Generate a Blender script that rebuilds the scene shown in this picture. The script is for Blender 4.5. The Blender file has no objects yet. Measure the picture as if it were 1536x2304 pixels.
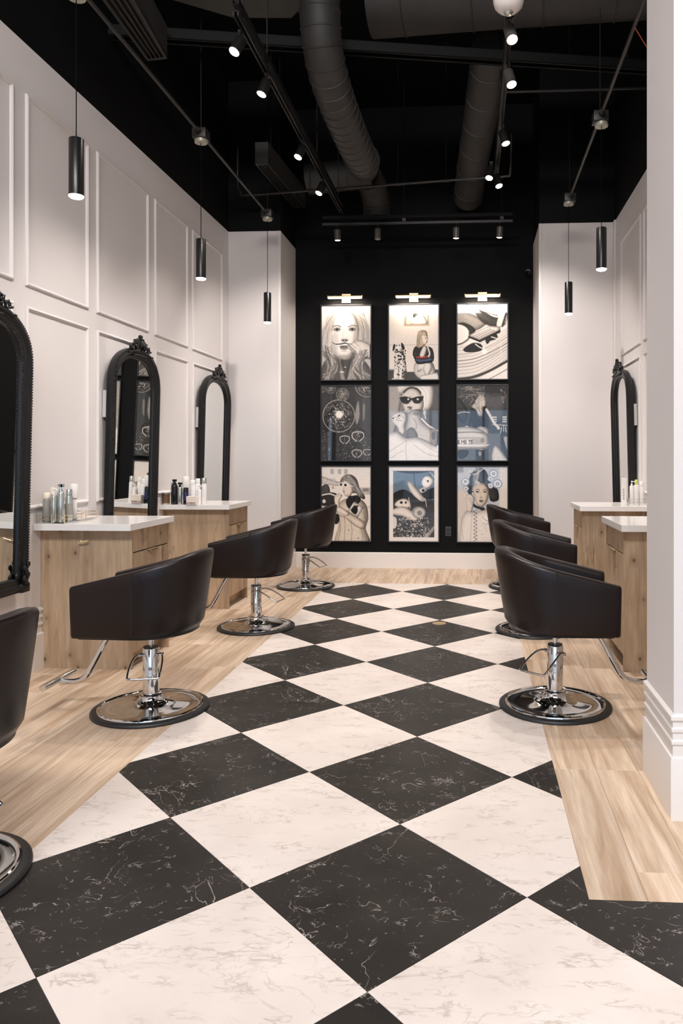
import bpy, bmesh, math, random
import numpy as np
from mathutils import Vector, Matrix

random.seed(7)
S = bpy.context.scene
COL = S.collection
PI = math.pi

# ------------------------------------------------------------------ camera
cam_d = bpy.data.cameras.new('camera')
cam = bpy.data.objects.new('camera', cam_d)
COL.objects.link(cam)
cam.location = (0.2615, -1.8707, 1.3452)
cam.rotation_euler = (PI / 2, 0, 0.0596)
FPX = 1682.6
cam_d.sensor_fit = 'VERTICAL'
cam_d.sensor_height = 24.0
cam_d.sensor_width = 16.0
cam_d.lens = FPX / 2304 * 24.0
cam_d.shift_x = -(960.1 - 768) / 2304
cam_d.shift_y = (1029.06 - 1152) / 2304
cam_d.clip_start = 0.02
S.camera = cam

# ------------------------------------------------------------------ world, exposure
S.view_settings.view_transform = 'Standard'
S.view_settings.look = 'None'
S.view_settings.gamma = 1.0
S.view_settings.exposure = 0.28
S.view_settings.use_curve_mapping = False
W = bpy.data.worlds.new('daylight')
S.world = W
W.use_nodes = True
W.node_tree.nodes['Background'].inputs[0].default_value = (0.50, 0.72, 1.0, 1)
W.node_tree.nodes['Background'].inputs[1].default_value = 2.6
S.cycles.use_denoising = True
S.cycles.max_bounces = 8
S.cycles.diffuse_bounces = 4
S.cycles.glossy_bounces = 5
S.cycles.sample_clamp_indirect = 4.0
S.cycles.caustics_reflective = False
S.cycles.caustics_refractive = False

WARM = (1.0, 0.915, 0.86)


def area(name, loc, rot, sx, sy, power, color, portal=False):
    l = bpy.data.lights.new(name, 'AREA')
    l.shape = 'RECTANGLE'
    l.size, l.size_y, l.energy, l.color = sx, sy, power, color
    if portal:
        l.cycles.is_portal = True
    o = bpy.data.objects.new(name, l)
    o.location, o.rotation_euler = loc, rot
    COL.objects.link(o)
    return o


# daylight enters by the shop front behind the camera (portal only guides the sampling)
area('shopfront_portal', (-0.2, -4.9, 1.35), (PI / 2, 0, 0), 4.6, 2.7, 1.0, (1, 1, 1), True)
# unseen fill lamp added high behind the camera, brightens pier and near tiles
area('front_fill_light', (-0.3, -2.6, 5.45), (0.55, 0, 0), 3.6, 1.4, 425, (1.0, 0.96, 0.95))
SPOT_W = 94
PEND_W = 18
PIC_W = 3.6


# ------------------------------------------------------------------ materials
def lin(c):
    return tuple(((v / 255) / 12.92 if v / 255 <= 0.04045 else ((v / 255 + 0.055) / 1.055) ** 2.4) for v in c) + (1.0,)


def mat(name, rgb, rough=0.5, metal=0.0, spec=0.5, coat=0.0, coat_r=0.05, emit=0.0, noise=0.0, nscale=20.0, bump=0.0,
        bscale=200.0):
    m = bpy.data.materials.new(name)
    m.use_nodes = True
    nt = m.node_tree
    b = nt.nodes['Principled BSDF']
    c = lin(rgb)
    b.inputs['Base Color'].default_value = c
    b.inputs['Roughness'].default_value = rough
    b.inputs['Metallic'].default_value = metal
    b.inputs['Specular IOR Level'].default_value = spec
    b.inputs['Coat Weight'].default_value = coat
    b.inputs['Coat Roughness'].default_value = coat_r
    if emit:
        b.inputs['Emission Color'].default_value = c
        b.inputs['Emission Strength'].default_value = emit
    tc = nt.nodes.new('ShaderNodeTexCoord')
    if noise:
        n = nt.nodes.new('ShaderNodeTexNoise')
        n.inputs['Scale'].default_value = nscale
        n.inputs['Detail'].default_value = 4
        nt.links.new(tc.outputs['Object'], n.inputs['Vector'])
        r = nt.nodes.new('ShaderNodeValToRGB')
        r.color_ramp.elements[0].position = 0.3
        r.color_ramp.elements[1].position = 0.7
        r.color_ramp.elements[0].color = tuple(v * (1 - noise) for v in c[:3]) + (1,)
        r.color_ramp.elements[1].color = tuple(min(1, v * (1 + noise)) for v in c[:3]) + (1,)
        nt.links.new(n.outputs['Fac'], r.inputs['Fac'])
        nt.links.new(r.outputs['Color'], b.inputs['Base Color'])
    if bump:
        n = nt.nodes.new('ShaderNodeTexNoise')
        n.inputs['Scale'].default_value = bscale
        n.inputs['Detail'].default_value = 3
        nt.links.new(tc.outputs['Object'], n.inputs['Vector'])
        bp = nt.nodes.new('ShaderNodeBump')
        bp.inputs['Strength'].default_value = bump
        bp.inputs['Distance'].default_value = 0.002
        nt.links.new(n.outputs['Fac'], bp.inputs['Height'])
        nt.links.new(bp.outputs['Normal'], b.inputs['Normal'])
    return m


class NT:
    """small helper for node graphs"""

    def __init__(self, name, rough=0.5, coat=0.0):
        self.m = bpy.data.materials.new(name)
        self.m.use_nodes = True
        self.t = self.m.node_tree
        self.b = self.t.nodes['Principled BSDF']
        self.b.inputs['Roughness'].default_value = rough
        self.b.inputs['Coat Weight'].default_value = coat
        self.tc = self.t.nodes.new('ShaderNodeTexCoord')
        self.oi = self.t.nodes.new('ShaderNodeObjectInfo')

    def link(self, a, b):
        self.t.links.new(a, b)

    def math(self, op, a, b=None, clamp=False):
        n = self.t.nodes.new('ShaderNodeMath')
        n.operation = op
        n.use_clamp = clamp
        for i, v in enumerate((a, b)):
            if v is None:
                continue
            if isinstance(v, (int, float)):
                n.inputs[i].default_value = v
            else:
                self.link(v, n.inputs[i])
        return n.outputs[0]

    def coords(self, scale=(1, 1, 1), rnd=7.0, rot=(0, 0, 0)):
        mp = self.t.nodes.new('ShaderNodeMapping')
        mp.inputs['Scale'].default_value = scale
        mp.inputs['Rotation'].default_value = rot
        if rnd:
            v = self.t.nodes.new('ShaderNodeVectorMath')
            v.operation = 'ADD'
            k = self.t.nodes.new('ShaderNodeCombineXYZ')
            for i, q in enumerate((1.0, 2.7, 5.3)):
                self.link(self.math('MULTIPLY', self.oi.outputs['Random'], rnd * q), k.inputs[i])
            self.link(self.tc.outputs['Object'], v.inputs[0])
            self.link(k.outputs[0], v.inputs[1])
            self.link(v.outputs[0], mp.inputs['Vector'])
        else:
            self.link(self.tc.outputs['Object'], mp.inputs['Vector'])
        return mp.outputs[0]

    def noise(self, vec, scale, detail=4, rough=0.5, dist=0.0):
        n = self.t.nodes.new('ShaderNodeTexNoise')
        n.inputs['Scale'].default_value = scale
        n.inputs['Detail'].default_value = detail
        n.inputs['Roughness'].default_value = rough
        n.inputs['Distortion'].default_value = dist
        self.link(vec, n.inputs['Vector'])
        return n.outputs['Fac']

    def ramp(self, fac, stops):
        r = self.t.nodes.new('ShaderNodeValToRGB')
        e = r.color_ramp.elements
        while len(e) < len(stops):
            e.new(0.5)
        for k, (p, c) in enumerate(stops):
            e[k].position = p
            e[k].color = c if len(c) == 4 else tuple(c) + (1,)
        self.link(fac, r.inputs['Fac'])
        return r.outputs['Color']

    def mix(self, fac, a, b, mode='MIX'):
        n = self.t.nodes.new('ShaderNodeMix')
        n.data_type = 'RGBA'
        n.blend_type = mode
        for s, v in ((n.inputs[0], fac), (n.inputs[6], a), (n.inputs[7], b)):
            if isinstance(v, (int, float, tuple)):
                s.default_value = v
            else:
                self.link(v, s)
        return n.outputs[2]


G0, G1 = (0, 0, 0, 1), (1, 1, 1, 1)


def ridge(k, vec, scale, width, mlo, mhi, detail=3, dist=0.6, mscale=2.0):
    n = k.noise(vec, scale, detail, 0.55, dist)
    r = k.math('ABSOLUTE', k.math('SUBTRACT', n, 0.5))
    r = k.ramp(r, [(0.0, G1), (width, G0)])
    m = k.ramp(k.noise(vec, mscale, 2), [(mlo, G0), (mhi, G1)])
    return k.math('MULTIPLY', r, m)


def marble_white():
    k = NT('white_marble', 0.34)
    v = k.coords()
    base = k.ramp(k.noise(v, 3.0, 5), [(0.3, lin((222, 210, 201))), (0.7, lin((236, 225, 216)))])
    f1 = ridge(k, k.coords((1, 1.6, 1), rot=(0, 0, 0.5)), 3.2, 0.012, 0.48, 0.66, 6, 1.2, 2.4)
    f2 = ridge(k, k.coords((1, 2.6, 1), rnd=11, rot=(0, 0, 0.35)), 13.0, 0.05, 0.50, 0.66, 6, 0.5, 7.0)
    c = k.mix(k.math('MULTIPLY', f1, 0.45), base, lin((150, 130, 116)))
    c = k.mix(k.math('MULTIPLY', f2, 0.52), c, lin((158, 138, 125)))
    k.link(c, k.b.inputs['Base Color'])
    return k.m


def marble_black():
    k = NT('black_marble', 0.4)
    k.b.inputs['Specular IOR Level'].default_value = 0.3
    v = k.coords()
    base = k.ramp(k.noise(v, 4.0, 5), [(0.3, lin((36, 33, 30))), (0.7, lin((50, 46, 42)))])
    f1 = ridge(k, k.coords((1, 1.5, 1), rot=(0, 0, 0.7)), 6.0, 0.006, 0.54, 0.60, 4, 0.6, 9.0)
    f2 = ridge(k, k.coords((1, 1.3, 1), rnd=13, rot=(0, 0, 2.0)), 13.0, 0.013, 0.58, 0.63, 3, 0.6, 16.0)
    f3 = ridge(k, k.coords((1.4, 1, 1), rnd=17), 2.6, 0.003, 0.50, 0.60, 5, 0.9, 3.0)
    sp = k.ramp(k.noise(v, 60.0, 2), [(0.70, G0), (0.75, G1)])
    f = k.math('MAXIMUM', k.math('MAXIMUM', k.math('MULTIPLY', f1, 0.62), k.math('MULTIPLY', f2, 0.45)),
               k.math('MAXIMUM', k.math('MULTIPLY', f3, 0.75), k.math('MULTIPLY', sp, 0.35)))
    c = k.mix(f, base, lin((205, 195, 186)))
    k.link(c, k.b.inputs['Base Color'])
    return k.m


def wood(name, light, dark, scale, rot=(0, 0, 0), rough=0.42, knots=False, var=0.16):
    """grain runs along the local axis that `scale` makes short"""
    k = NT(name, rough)
    v = k.coords(scale, rnd=9.0, rot=rot)
    n1 = k.noise(v, 2.2, 4, 0.55, 0.7)
    n2 = k.noise(v, 13.0, 3, 0.6, 0.1)
    c = k.ramp(n1, [(0.32, lin(dark)), (0.5, lin(tuple((a * 2 + b) / 3 for a, b in zip(light, dark)))), (0.66, lin(light))])
    c = k.mix(k.math('MULTIPLY', k.ramp(n2, [(0.35, G1), (0.6, G0)]), 0.22), c, lin(tuple(x * 0.78 for x in dark)))
    n3 = k.noise(k.coords(tuple(q * 0.55 for q in scale), rnd=15.0, rot=rot), 1.6, 2, 0.4, 0.5)
    rg = k.math('ADD', k.math('MULTIPLY', k.math('SINE', k.math('MULTIPLY', n3, 95.0)), 0.5), 0.5)
    rg = k.math('MULTIPLY', rg, k.ramp(k.noise(v, 1.1, 2), [(0.42, G0), (0.62, G1)]))
    c = k.mix(k.math('MULTIPLY', rg, 0.42), c, lin(tuple(x * 0.88 for x in dark)))
    # tone of each board
    t = k.math('ADD', k.math('MULTIPLY', k.oi.outputs['Random'], var), 1.0 - var * 0.6)
    tm = k.t.nodes.new('ShaderNodeCombineXYZ')
    for i in range(3):
        k.link(t, tm.inputs[i])
    c = k.mix(1.0, c, tm.outputs[0], 'MULTIPLY')
    if knots:
        sep = k.t.nodes.new('ShaderNodeSeparateXYZ')
        k.link(k.tc.outputs['Object'], sep.inputs[0])
        sm = k.math('ADD', sep.outputs[0], sep.outputs[1])
        wn = k.t.nodes.new('ShaderNodeTexWhiteNoise')
        wn.noise_dimensions = '1D'
        k.link(k.math('ADD', k.math('FLOOR', k.math('MULTIPLY', sm, 7.3)), k.math('MULTIPLY', k.oi.outputs['Random'], 50)), wn.inputs['W'])
        sc_ = k.math('ADD', k.math('MULTIPLY', wn.outputs['Value'], 0.26), 0.80)
        cb = k.t.nodes.new('ShaderNodeCombineXYZ')
        for i in range(3): k.link(sc_, cb.inputs[i])
        c = k.mix(1.0, c, cb.outputs[0], 'MULTIPLY')
        vo = k.t.nodes.new('ShaderNodeTexVoronoi')
        vo.inputs['Scale'].default_value = 6.0
        vo.voronoi_dimensions = '2D'
        c2 = k.t.nodes.new('ShaderNodeCombineXYZ')
        k.link(k.math('ADD', sm, k.math('MULTIPLY', k.oi.outputs['Random'], 20)), c2.inputs[0])
        k.link(k.math('MULTIPLY', sep.outputs[2], 0.7), c2.inputs[1])
        k.link(c2.outputs[0], vo.inputs['Vector'])
        kn = k.math('MAXIMUM', k.ramp(vo.outputs['Distance'], [(0.035, G1), (0.085, G0)]), k.math('MULTIPLY', k.ramp(vo.outputs['Distance'], [(0.08, G1), (0.24, G0)]), 0.3))
        kn = k.math('MULTIPLY', kn, k.ramp(k.noise(c2.outputs[0], 2.3, 2), [(0.46, G0), (0.58, G1)]))
        c = k.mix(k.math('MULTIPLY', kn, 0.9), c, lin((78, 54, 35)))
        cr = ridge(k, k.coords((1, 1, 0.16), rnd=5.0), 5.0, 0.009, 0.50, 0.58, 3, 0.5, 2.6)
        c = k.mix(k.math('MULTIPLY', cr, 0.8), c, lin((92, 67, 46)))
    k.link(c, k.b.inputs['Base Color'])
    return k.m


M = {}
M['wall'] = mat('white_wall_paint', (226, 221, 219), 0.55, spec=0.3, noise=0.012, nscale=1.5)
M['trim'] = mat('white_trim_paint', (234, 229, 224), 0.35)
M['black_wall'] = mat('black_wall_paint', (12, 12, 13), 0.7, spec=0.15, noise=0.06, nscale=2)
M['ceiling'] = mat('black_ceiling_paint', (5, 5, 6), 0.9, spec=0.15, noise=0.1, nscale=3)
M['sub'] = mat('dark_joint', (120, 105, 92), 0.8, noise=0.1)
M['marble_w'] = marble_white()
M['marble_b'] = marble_black()
M['plank'] = wood('oak_plank', (236, 214, 190), (184, 154, 125), (7.0, 0.42, 1.0), var=0.22)
M['veneer'] = wood('knotty_veneer', (198, 173, 144), (166, 139, 110), (5.0, 5.0, 0.5), rough=0.5, knots=True, var=0.05)
M['counter'] = mat('white_quartz', (238, 234, 230), 0.16, noise=0.01, nscale=30)
M['leather'] = mat('dark_brown_leather', (21, 11, 9), 0.34, spec=0.34, noise=0.08, nscale=9, bump=0.25, bscale=420)
M['leather_seam'] = mat('leather_seam', (20, 14, 14), 0.5, noise=0.05)
M['chrome'] = mat('chrome', (214, 214, 214), 0.06, metal=1.0, noise=0.01)
M['strut'] = mat('dark_strut', (15, 15, 15), 0.6, spec=0.2, noise=0.1)
M['plate'] = mat('black_plate', (44, 44, 46), 0.3, noise=0.02)
M['cord'] = mat('black_cord', (10, 10, 10), 0.9, spec=0.1, noise=0.02)
M['bracket'] = mat('pale_bracket', (196, 197, 192), 0.5, noise=0.02)
M['rubber'] = mat('black_rubber', (26, 26, 26), 0.45, noise=0.08)
M['brass'] = mat('brass', (240, 216, 174), 0.42, metal=1.0, noise=0.04)
M['mirror'] = mat('mirror_glass', (243, 245, 242), 0.008, metal=1.0, noise=0.004, nscale=0.5)
M['frame'] = mat('black_carved_wood', (19, 20, 21), 0.36, spec=0.4, noise=0.15, nscale=30)
M['picframe'] = mat('black_picture_frame', (22, 22, 24), 0.4, noise=0.08)
M['duct'] = mat('dark_painted_duct', (46, 45, 43), 0.6, noise=0.1, nscale=5)
M['duct2'] = mat('grey_duct_lining', (66, 68, 64), 0.6, noise=0.1, nscale=4)
M['pipe'] = mat('dark_grey_conduit', (48, 46, 43), 0.4, metal=0.3, noise=0.1)
M['track'] = mat('black_track_metal', (30, 29, 28), 0.45, metal=0.2, noise=0.08)
M['headgrey'] = mat('grey_lamp_shell', (96, 92, 88), 0.4, metal=0.2, noise=0.06)
M['blackmetal'] = mat('satin_black_metal', (30, 29, 29), 0.3, metal=0.3, noise=0.05)
M['lamp'] = mat('glowing_lens', (255, 236, 218), 0.4, emit=14.0, noise=0.001)
M['piclamp'] = mat('glowing_tube', (255, 240, 226), 0.4, emit=5.0, noise=0.001)
M['disc'] = mat('pale_canopy', (168, 166, 150), 0.4, metal=0.3, noise=0.05)
M['white_plastic'] = mat('white_plastic', (238, 234, 230), 0.35, noise=0.01)
M['silver'] = mat('brushed_silver', (196, 198, 192), 0.28, metal=0.85, noise=0.05)
M['greyglass'] = mat('smoked_bottle', (150, 148, 138), 0.15, noise=0.05)
M['blackp'] = mat('black_plastic', (20, 22, 26), 0.22, noise=0.05)
M['pink'] = mat('pale_pink_card', (236, 222, 214), 0.6, noise=0.03)
M['cream'] = mat('cream_card', (240, 228, 205), 0.6, noise=0.03)
M['tan'] = mat('tan_lettering', (110, 78, 50), 0.6, noise=0.03)
M['green'] = mat('lime_cap', (198, 214, 110), 0.35, noise=0.03)
M['navy'] = mat('navy_label', (34, 40, 78), 0.3, noise=0.05)
M['wire_orange'] = mat('orange_wire', (170, 70, 40), 0.5, noise=0.03)
M['concrete'] = mat('pavement', (120, 118, 114), 0.8, noise=0.1)


# ------------------------------------------------------------------ mesh builder
class MB:
    def __init__(self):
        self.v, self.f, self.mi = [], [], []

    def add(self, vs, fs, mi=0):
        n = len(self.v)
        self.v += [tuple(v) for v in vs]
        self.f += [tuple(i + n for i in f) for f in fs]
        self.mi += [mi] * len(fs)
        return self

    def box(self, x0, x1, y0, y1, z0, z1, mi=0, b=0.0):
        if x0 > x1: x0, x1 = x1, x0
        if y0 > y1: y0, y1 = y1, y0
        if z0 > z1: z0, z1 = z1, z0
        if b <= 0:
            vs = [(x, y, z) for z in (z0, z1) for y in (y0, y1) for x in (x0, x1)]
            return self.add(vs, [(0, 2, 3, 1), (4, 5, 7, 6), (0, 1, 5, 4), (2, 6, 7, 3), (0, 4, 6, 2), (1, 3, 7, 5)], mi)
        b = min(b, (x1 - x0) * .49, (y1 - y0) * .49, (z1 - z0) * .49)
        bm = bmesh.new()
        bmesh.ops.create_cube(bm, size=1)
        for v in bm.verts:
            v.co = Vector(((x0 + x1) / 2 + v.co.x * (x1 - x0), (y0 + y1) / 2 + v.co.y * (y1 - y0), (z0 + z1) / 2 + v.co.z * (z1 - z0)))
        bmesh.ops.bevel(bm, geom=bm.edges[:], offset=b, segments=2, profile=0.6, affect='EDGES')
        bm.verts.ensure_lookup_table()
        self.add([v.co[:] for v in bm.verts], [[v.index for v in f.verts] for f in bm.faces], mi)
        bm.free()
        return self

    def tube(self, pts, r, n=12, mi=0, closed=False, caps=True):
        pts = [Vector(p) for p in pts]
        m = len(pts)
        rs = r if isinstance(r, (list, tuple)) else [r] * m
        tang = []
        for i in range(m):
            if closed:
                t = pts[(i + 1) % m] - pts[i - 1]
            else:
                t = pts[min(i + 1, m - 1)] - pts[max(i - 1, 0)]
            tang.append(t.normalized() if t.length > 1e-9 else Vector((0, 0, 1)))
        up = Vector((0, 0, 1)) if abs(tang[0].z) < 0.9 else Vector((1, 0, 0))
        a = tang[0].cross(up).normalized()
        vs = []
        for i in range(m):
            a = (a - tang[i] * a.dot(tang[i])).normalized()
            b = tang[i].cross(a)
            for j in range(n):
                th = 2 * PI * j / n
                vs.append(pts[i] + (a * math.cos(th) + b * math.sin(th)) * rs[i])
        fs = []
        for i in range(m if closed else m - 1):
            for j in range(n):
                i2 = (i + 1) % m
                fs.append((i * n + j, i * n + (j + 1) % n, i2 * n + (j + 1) % n, i2 * n + j))
        if not closed and caps:
            fs.append(tuple(range(n))[::-1])
            fs.append(tuple((m - 1) * n + j for j in range(n)))
        return self.add(vs, fs, mi)

    def lathe(self, prof, n=32, mi=0, c=(0, 0, 0)):
        vs, idx = [], []
        for r, z in prof:
            if r < 1e-6:
                idx.append([len(vs)]); vs.append((c[0], c[1], c[2] + z))
            else:
                idx.append(list(range(len(vs), len(vs) + n)))
                vs += [(c[0] + r * math.cos(2 * PI * j / n), c[1] + r * math.sin(2 * PI * j / n), c[2] + z) for j in range(n)]
        fs = []
        for a, b in zip(idx, idx[1:]):
            for j in range(n):
                k = (j + 1) % n
                if len(a) == 1 and len(b) == 1: continue
                if len(a) == 1: fs.append((a[0], b[k], b[j]))
                elif len(b) == 1: fs.append((a[j], a[k], b[0]))
                else: fs.append((a[j], a[k], b[k], b[j]))
        return self.add(vs, fs, mi)

    def ball(self, c, r, n=8, m=5, mi=0):
        rx, ry, rz = (r, r, r) if isinstance(r, (int, float)) else r
        vs = [(c[0], c[1], c[2] - rz)]
        for i in range(1, m):
            ph = -PI / 2 + PI * i / m
            for j in range(n):
                th = 2 * PI * j / n
                vs.append((c[0] + rx * math.cos(ph) * math.cos(th), c[1] + ry * math.cos(ph) * math.sin(th), c[2] + rz * math.sin(ph)))
        vs.append((c[0], c[1], c[2] + rz))
        fs = [(0, 1 + (j + 1) % n, 1 + j) for j in range(n)]
        for i in range(m - 2):
            for j in range(n):
                a, b = 1 + i * n, 1 + (i + 1) * n
                fs.append((a + j, a + (j + 1) % n, b + (j + 1) % n, b + j))
        t, a = len(vs) - 1, 1 + (m - 2) * n
        fs += [(a + j, a + (j + 1) % n, t) for j in range(n)]
        return self.add(vs, fs, mi)

    def prism(self, poly, z0, z1, mi=0):
        n = len(poly)
        vs = [(x, y, z0) for x, y in poly] + [(x, y, z1) for x, y in poly]
        fs = [tuple(range(n))[::-1], tuple(range(n, 2 * n))] + [(i, (i + 1) % n, n + (i + 1) % n, n + i) for i in range(n)]
        return self.add(vs, fs, mi)

    def xform(self, mtx, start=0):
        for i in range(start, len(self.v)):
            self.v[i] = tuple(mtx @ Vector(self.v[i]))
        return self

    def build(self, name, mats, parent=None, smooth=30, kind=None, label=None, fix=True):
        me = bpy.data.meshes.new(name)
        me.from_pydata(self.v, [], self.f)
        mats = mats if isinstance(mats, (list, tuple)) else [mats]
        for m in mats:
            me.materials.append(M[m] if isinstance(m, str) else m)
        if len(mats) > 1:
            me.polygons.foreach_set('material_index', self.mi)
        if fix:
            bm = bmesh.new(); bm.from_mesh(me)
            bmesh.ops.recalc_face_normals(bm, faces=bm.faces[:])
            bm.to_mesh(me); bm.free()
        if smooth:
            me.polygons.foreach_set('use_smooth', [True] * len(me.polygons))
            me.set_sharp_from_angle(angle=math.radians(smooth))
        o = bpy.data.objects.new(name, me)
        COL.objects.link(o)
        if parent: o.parent = parent
        if kind: o['kind'] = kind
        if label: o['label'] = label
        return o


def tag(o, label, cat, group=None):
    o['label'] = label
    o['category'] = cat
    if group: o['group'] = group
    return o


def thing(name, label, cat, loc=(0, 0, 0), rz=0.0, group=None):
    o = bpy.data.objects.new(name, None)
    o.empty_display_size = 0.1
    o.location = loc
    o.rotation_euler = (0, 0, rz)
    COL.objects.link(o)
    return tag(o, label, cat, group)


def dup(root, loc, rz, label, group=None):
    def cp(o, par):
        c = o.copy()
        COL.objects.link(c)
        c.parent = par
        for ch in kids.get(o, []): cp(ch, c)
        return c
    kids = {}
    for o in root.children_recursive: kids.setdefault(o.parent, []).append(o)
    r = cp(root, None)
    r.location = loc
    r.rotation_euler = (0, 0, rz)
    r['label'] = label
    if group: r['group'] = group
    return r


def spline(pts, k=8, closed=False):
    P = [Vector(p) for p in pts]
    n = len(P)
    out = []
    rng = range(n if closed else n - 1)
    for i in rng:
        if closed:
            a, b, c, d = P[i - 1], P[i], P[(i + 1) % n], P[(i + 2) % n]
        else:
            a, b, c, d = P[max(i - 1, 0)], P[i], P[i + 1], P[min(i + 2, n - 1)]
        for j in range(k):
            t = j / k
            out.append(0.5 * ((2 * b) + (c - a) * t + (2 * a - 5 * b + 4 * c - d) * t * t + (3 * b - a - 3 * c + d) * t ** 3))
    if not closed: out.append(P[-1])
    return out


def struct(o):
    o['kind'] = 'structure'
    return o


# ------------------------------------------------------------------ room shell
XL, XR = -2.485, 1.81          # side walls
AX0, AX1 = -1.89, 1.0          # alcove sides
YL, YR = 6.45, 6.36            # return walls
YB = 7.18                      # black picture wall
H, HC = 3.90, 5.60             # top of the white paint, ceiling
YF = -5.0                      # shop front
TX0, TX1 = -1.243, 0.618       # marble strip
TY0, TY1 = 0.43, 6.07
PX0, PX1, PY0, PY1 = 1.012, 3.3, 0.960, 1.388   # wing wall (pillar)


def wall2(name, x0, x1, y0, y1, low='wall', up='black_wall', top=HC, z0=0.0):
    m = MB()
    m.box(x0, x1, y0, y1, z0, H, 0)
    m.box(x0, x1, y0, y1, H, top, 1)
    return struct(m.build(name, [low, up], smooth=0))


w_left = wall2('wall_left', XL - 0.15, XL, YF, YL)
w_leftret = wall2('wall_left_return', XL - 0.15, AX0, YL, YB + 0.15)
w_right = wall2('wall_right', XR, XR + 0.15, PY1, YR)
w_rightret = wall2('wall_right_return', AX1, XR + 0.15, YR, YB + 0.15)
w_pier = wall2('wall_pier', PX0, PX1, PY0, PY1)
w_front_r = wall2('wall_right_front', 3.3, 3.45, YF, PY1)
m = MB(); m.box(AX0, AX1, YB, YB + 0.15, 0, HC)
w_back = struct(m.build('wall_back', 'black_wall', smooth=0))
m = MB(); m.box(XL - 0.15, 3.45, YF - 0.15, YB + 0.15, HC, HC + 0.1)
struct(m.build('ceiling', 'ceiling', smooth=0))
# shop front behind the camera
m = MB()
m.box(XL - 0.15, 3.45, YF - 0.15, YF, 2.75, HC)
m.box(XL - 0.15, -2.4, YF - 0.15, YF, 0, 2.75)
m.box(2.1, 3.45, YF - 0.15, YF, 0, 2.75)
w_front = struct(m.build('wall_front', 'wall', smooth=0))
m = MB()
for x in (-2.37, -0.9, 0.6, 2.07):
    m.box(x - 0.03, x + 0.03, YF - 0.1, YF - 0.03, 0, 2.75)
m.box(-2.4, 2.1, YF - 0.1, YF - 0.03, 2.68, 2.75); m.box(-2.4, 2.1, YF - 0.1, YF - 0.03, 0.0, 0.08)
struct(m.build('window_1', 'blackmetal', smooth=0))
m = MB(); m.box(-12, 12, -20, YF - 0.15, -0.12, -0.02)
struct(m.build('ground_outside', 'concrete', smooth=0))

# corner strips on the alcove edges
def strip(name, x0, x1, y0, y1, z0=0.19, z1=H):
    m = MB(); m.box(x0, x1, y0, y1, z0, z1, 0, 0.004)
    return struct(m.build(name, 'trim'))
strip('trim_1', AX0 - 0.035, AX0 + 0.006, YL - 0.006, YL + 0.03)
strip('trim_2', AX1 - 0.006, AX1 + 0.03, YR - 0.006, YR + 0.03)
strip('trim_3', XR - 0.02, XR, YR - 0.09, YR, 0.38)

# --- floor: dark bed, marble tiles laid as diamonds, oak planks
m = MB(); m.box(XL - 0.15, 3.45, YF - 0.15, YB + 0.15, -0.15, -0.012)
floor = struct(m.build('floor', 'sub', smooth=0))


def clip(poly, x0, x1, y0, y1):
    for ax, lim, sgn in ((0, x0, 1), (0, x1, -1), (1, y0, 1), (1, y1, -1)):
        out = []
        for i in range(len(poly)):
            p, q = poly[i - 1], poly[i]
            dp, dq = (p[ax] - lim) * sgn, (q[ax] - lim) * sgn
            if dp >= 0 > dq or dp < 0 <= dq:
                t = dp / (dp - dq)
                out.append((p[0] + (q[0] - p[0]) * t, p[1] + (q[1] - p[1]) * t))
            if dq >= 0: out.append(q)
        poly = out
        if len(poly) < 3: return []
    return poly


U = 0.6096 / math.sqrt(2)
GAP = 0.0009


def slab(polys, name, material, zt=0.0, th=0.012):
    m = MB()
    for poly in polys:
        n = len(poly)
        cx, cy = sum(p[0] for p in poly) / n, sum(p[1] for p in poly) / n
        e = 0.004 if len(polys) == 1 else 0.0
        b = 0.0008 if e else 0.0
        ins = [(p[0] + (cx - p[0]) * e, p[1] + (cy - p[1]) * e) for p in poly]
        if e:
            vs = [(x, y, zt - th) for x, y in poly] + [(x, y, zt - b) for x, y in poly] + [(x, y, zt) for x, y in ins]
            fs = [tuple(range(2 * n, 3 * n))]
            for i in range(n):
                j = (i + 1) % n
                fs += [(i, j, n + j, n + i), (n + i, n + j, 2 * n + j, 2 * n + i)]
            m.add(vs, fs)
        else:
            m.prism(poly, zt - th, zt)
    return m.build(name, material, parent=floor, smooth=0)


def parea(p):
    return abs(sum(p[i - 1][0] * p[i][1] - p[i][0] * p[i - 1][1] for i in range(len(p)))) / 2


h = U - GAP
for j in range(-6, 16):
    for i in range(-8, 10):
        if (i + j) % 2 == 0: continue
        dark = (i % 2 == 0)
        cx, cy = i * U, j * U
        dia = [(cx - h, cy), (cx, cy - h), (cx + h, cy), (cx, cy + h)]
        zones = [(TX0, TX1, TY0, TY1), (XL, 3.3, -2.2, TY0)]
        ps = [q for q in (clip(dia, *z) for z in zones) if q and parea(q) > 1e-4]
        if not ps: continue
        if len(ps) == 2 and abs(parea(ps[0]) + parea(ps[1]) - parea(dia)) < 1e-5: ps = [dia]
        slab(ps, 'black_marble_tile' if dark else 'white_marble_tile', 'marble_b' if dark else 'marble_w')

PW = 0.178


def planks(x0, x1, y0, y1, first=0.0, seed=1, holes=()):
    rnd = random.Random(seed)
    x = x0
    k = 0
    while x < x1 - 0.01:
        xe = min(x + PW, x1)
        y = y0 - rnd.uniform(0.0, 1.0) * 1.1
        while y < y1:
            ye = y + 1.22
            p = clip([(x + 0.0004, y + 0.0004), (xe - 0.0004, y + 0.0004), (xe - 0.0004, ye - 0.0004), (x + 0.0004, ye - 0.0004)], x0, x1, y0, y1)
            if p and parea(p) > 1e-4: slab([p], 'oak_plank', 'plank')
            y = ye
        x = xe
        k += 1


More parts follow.
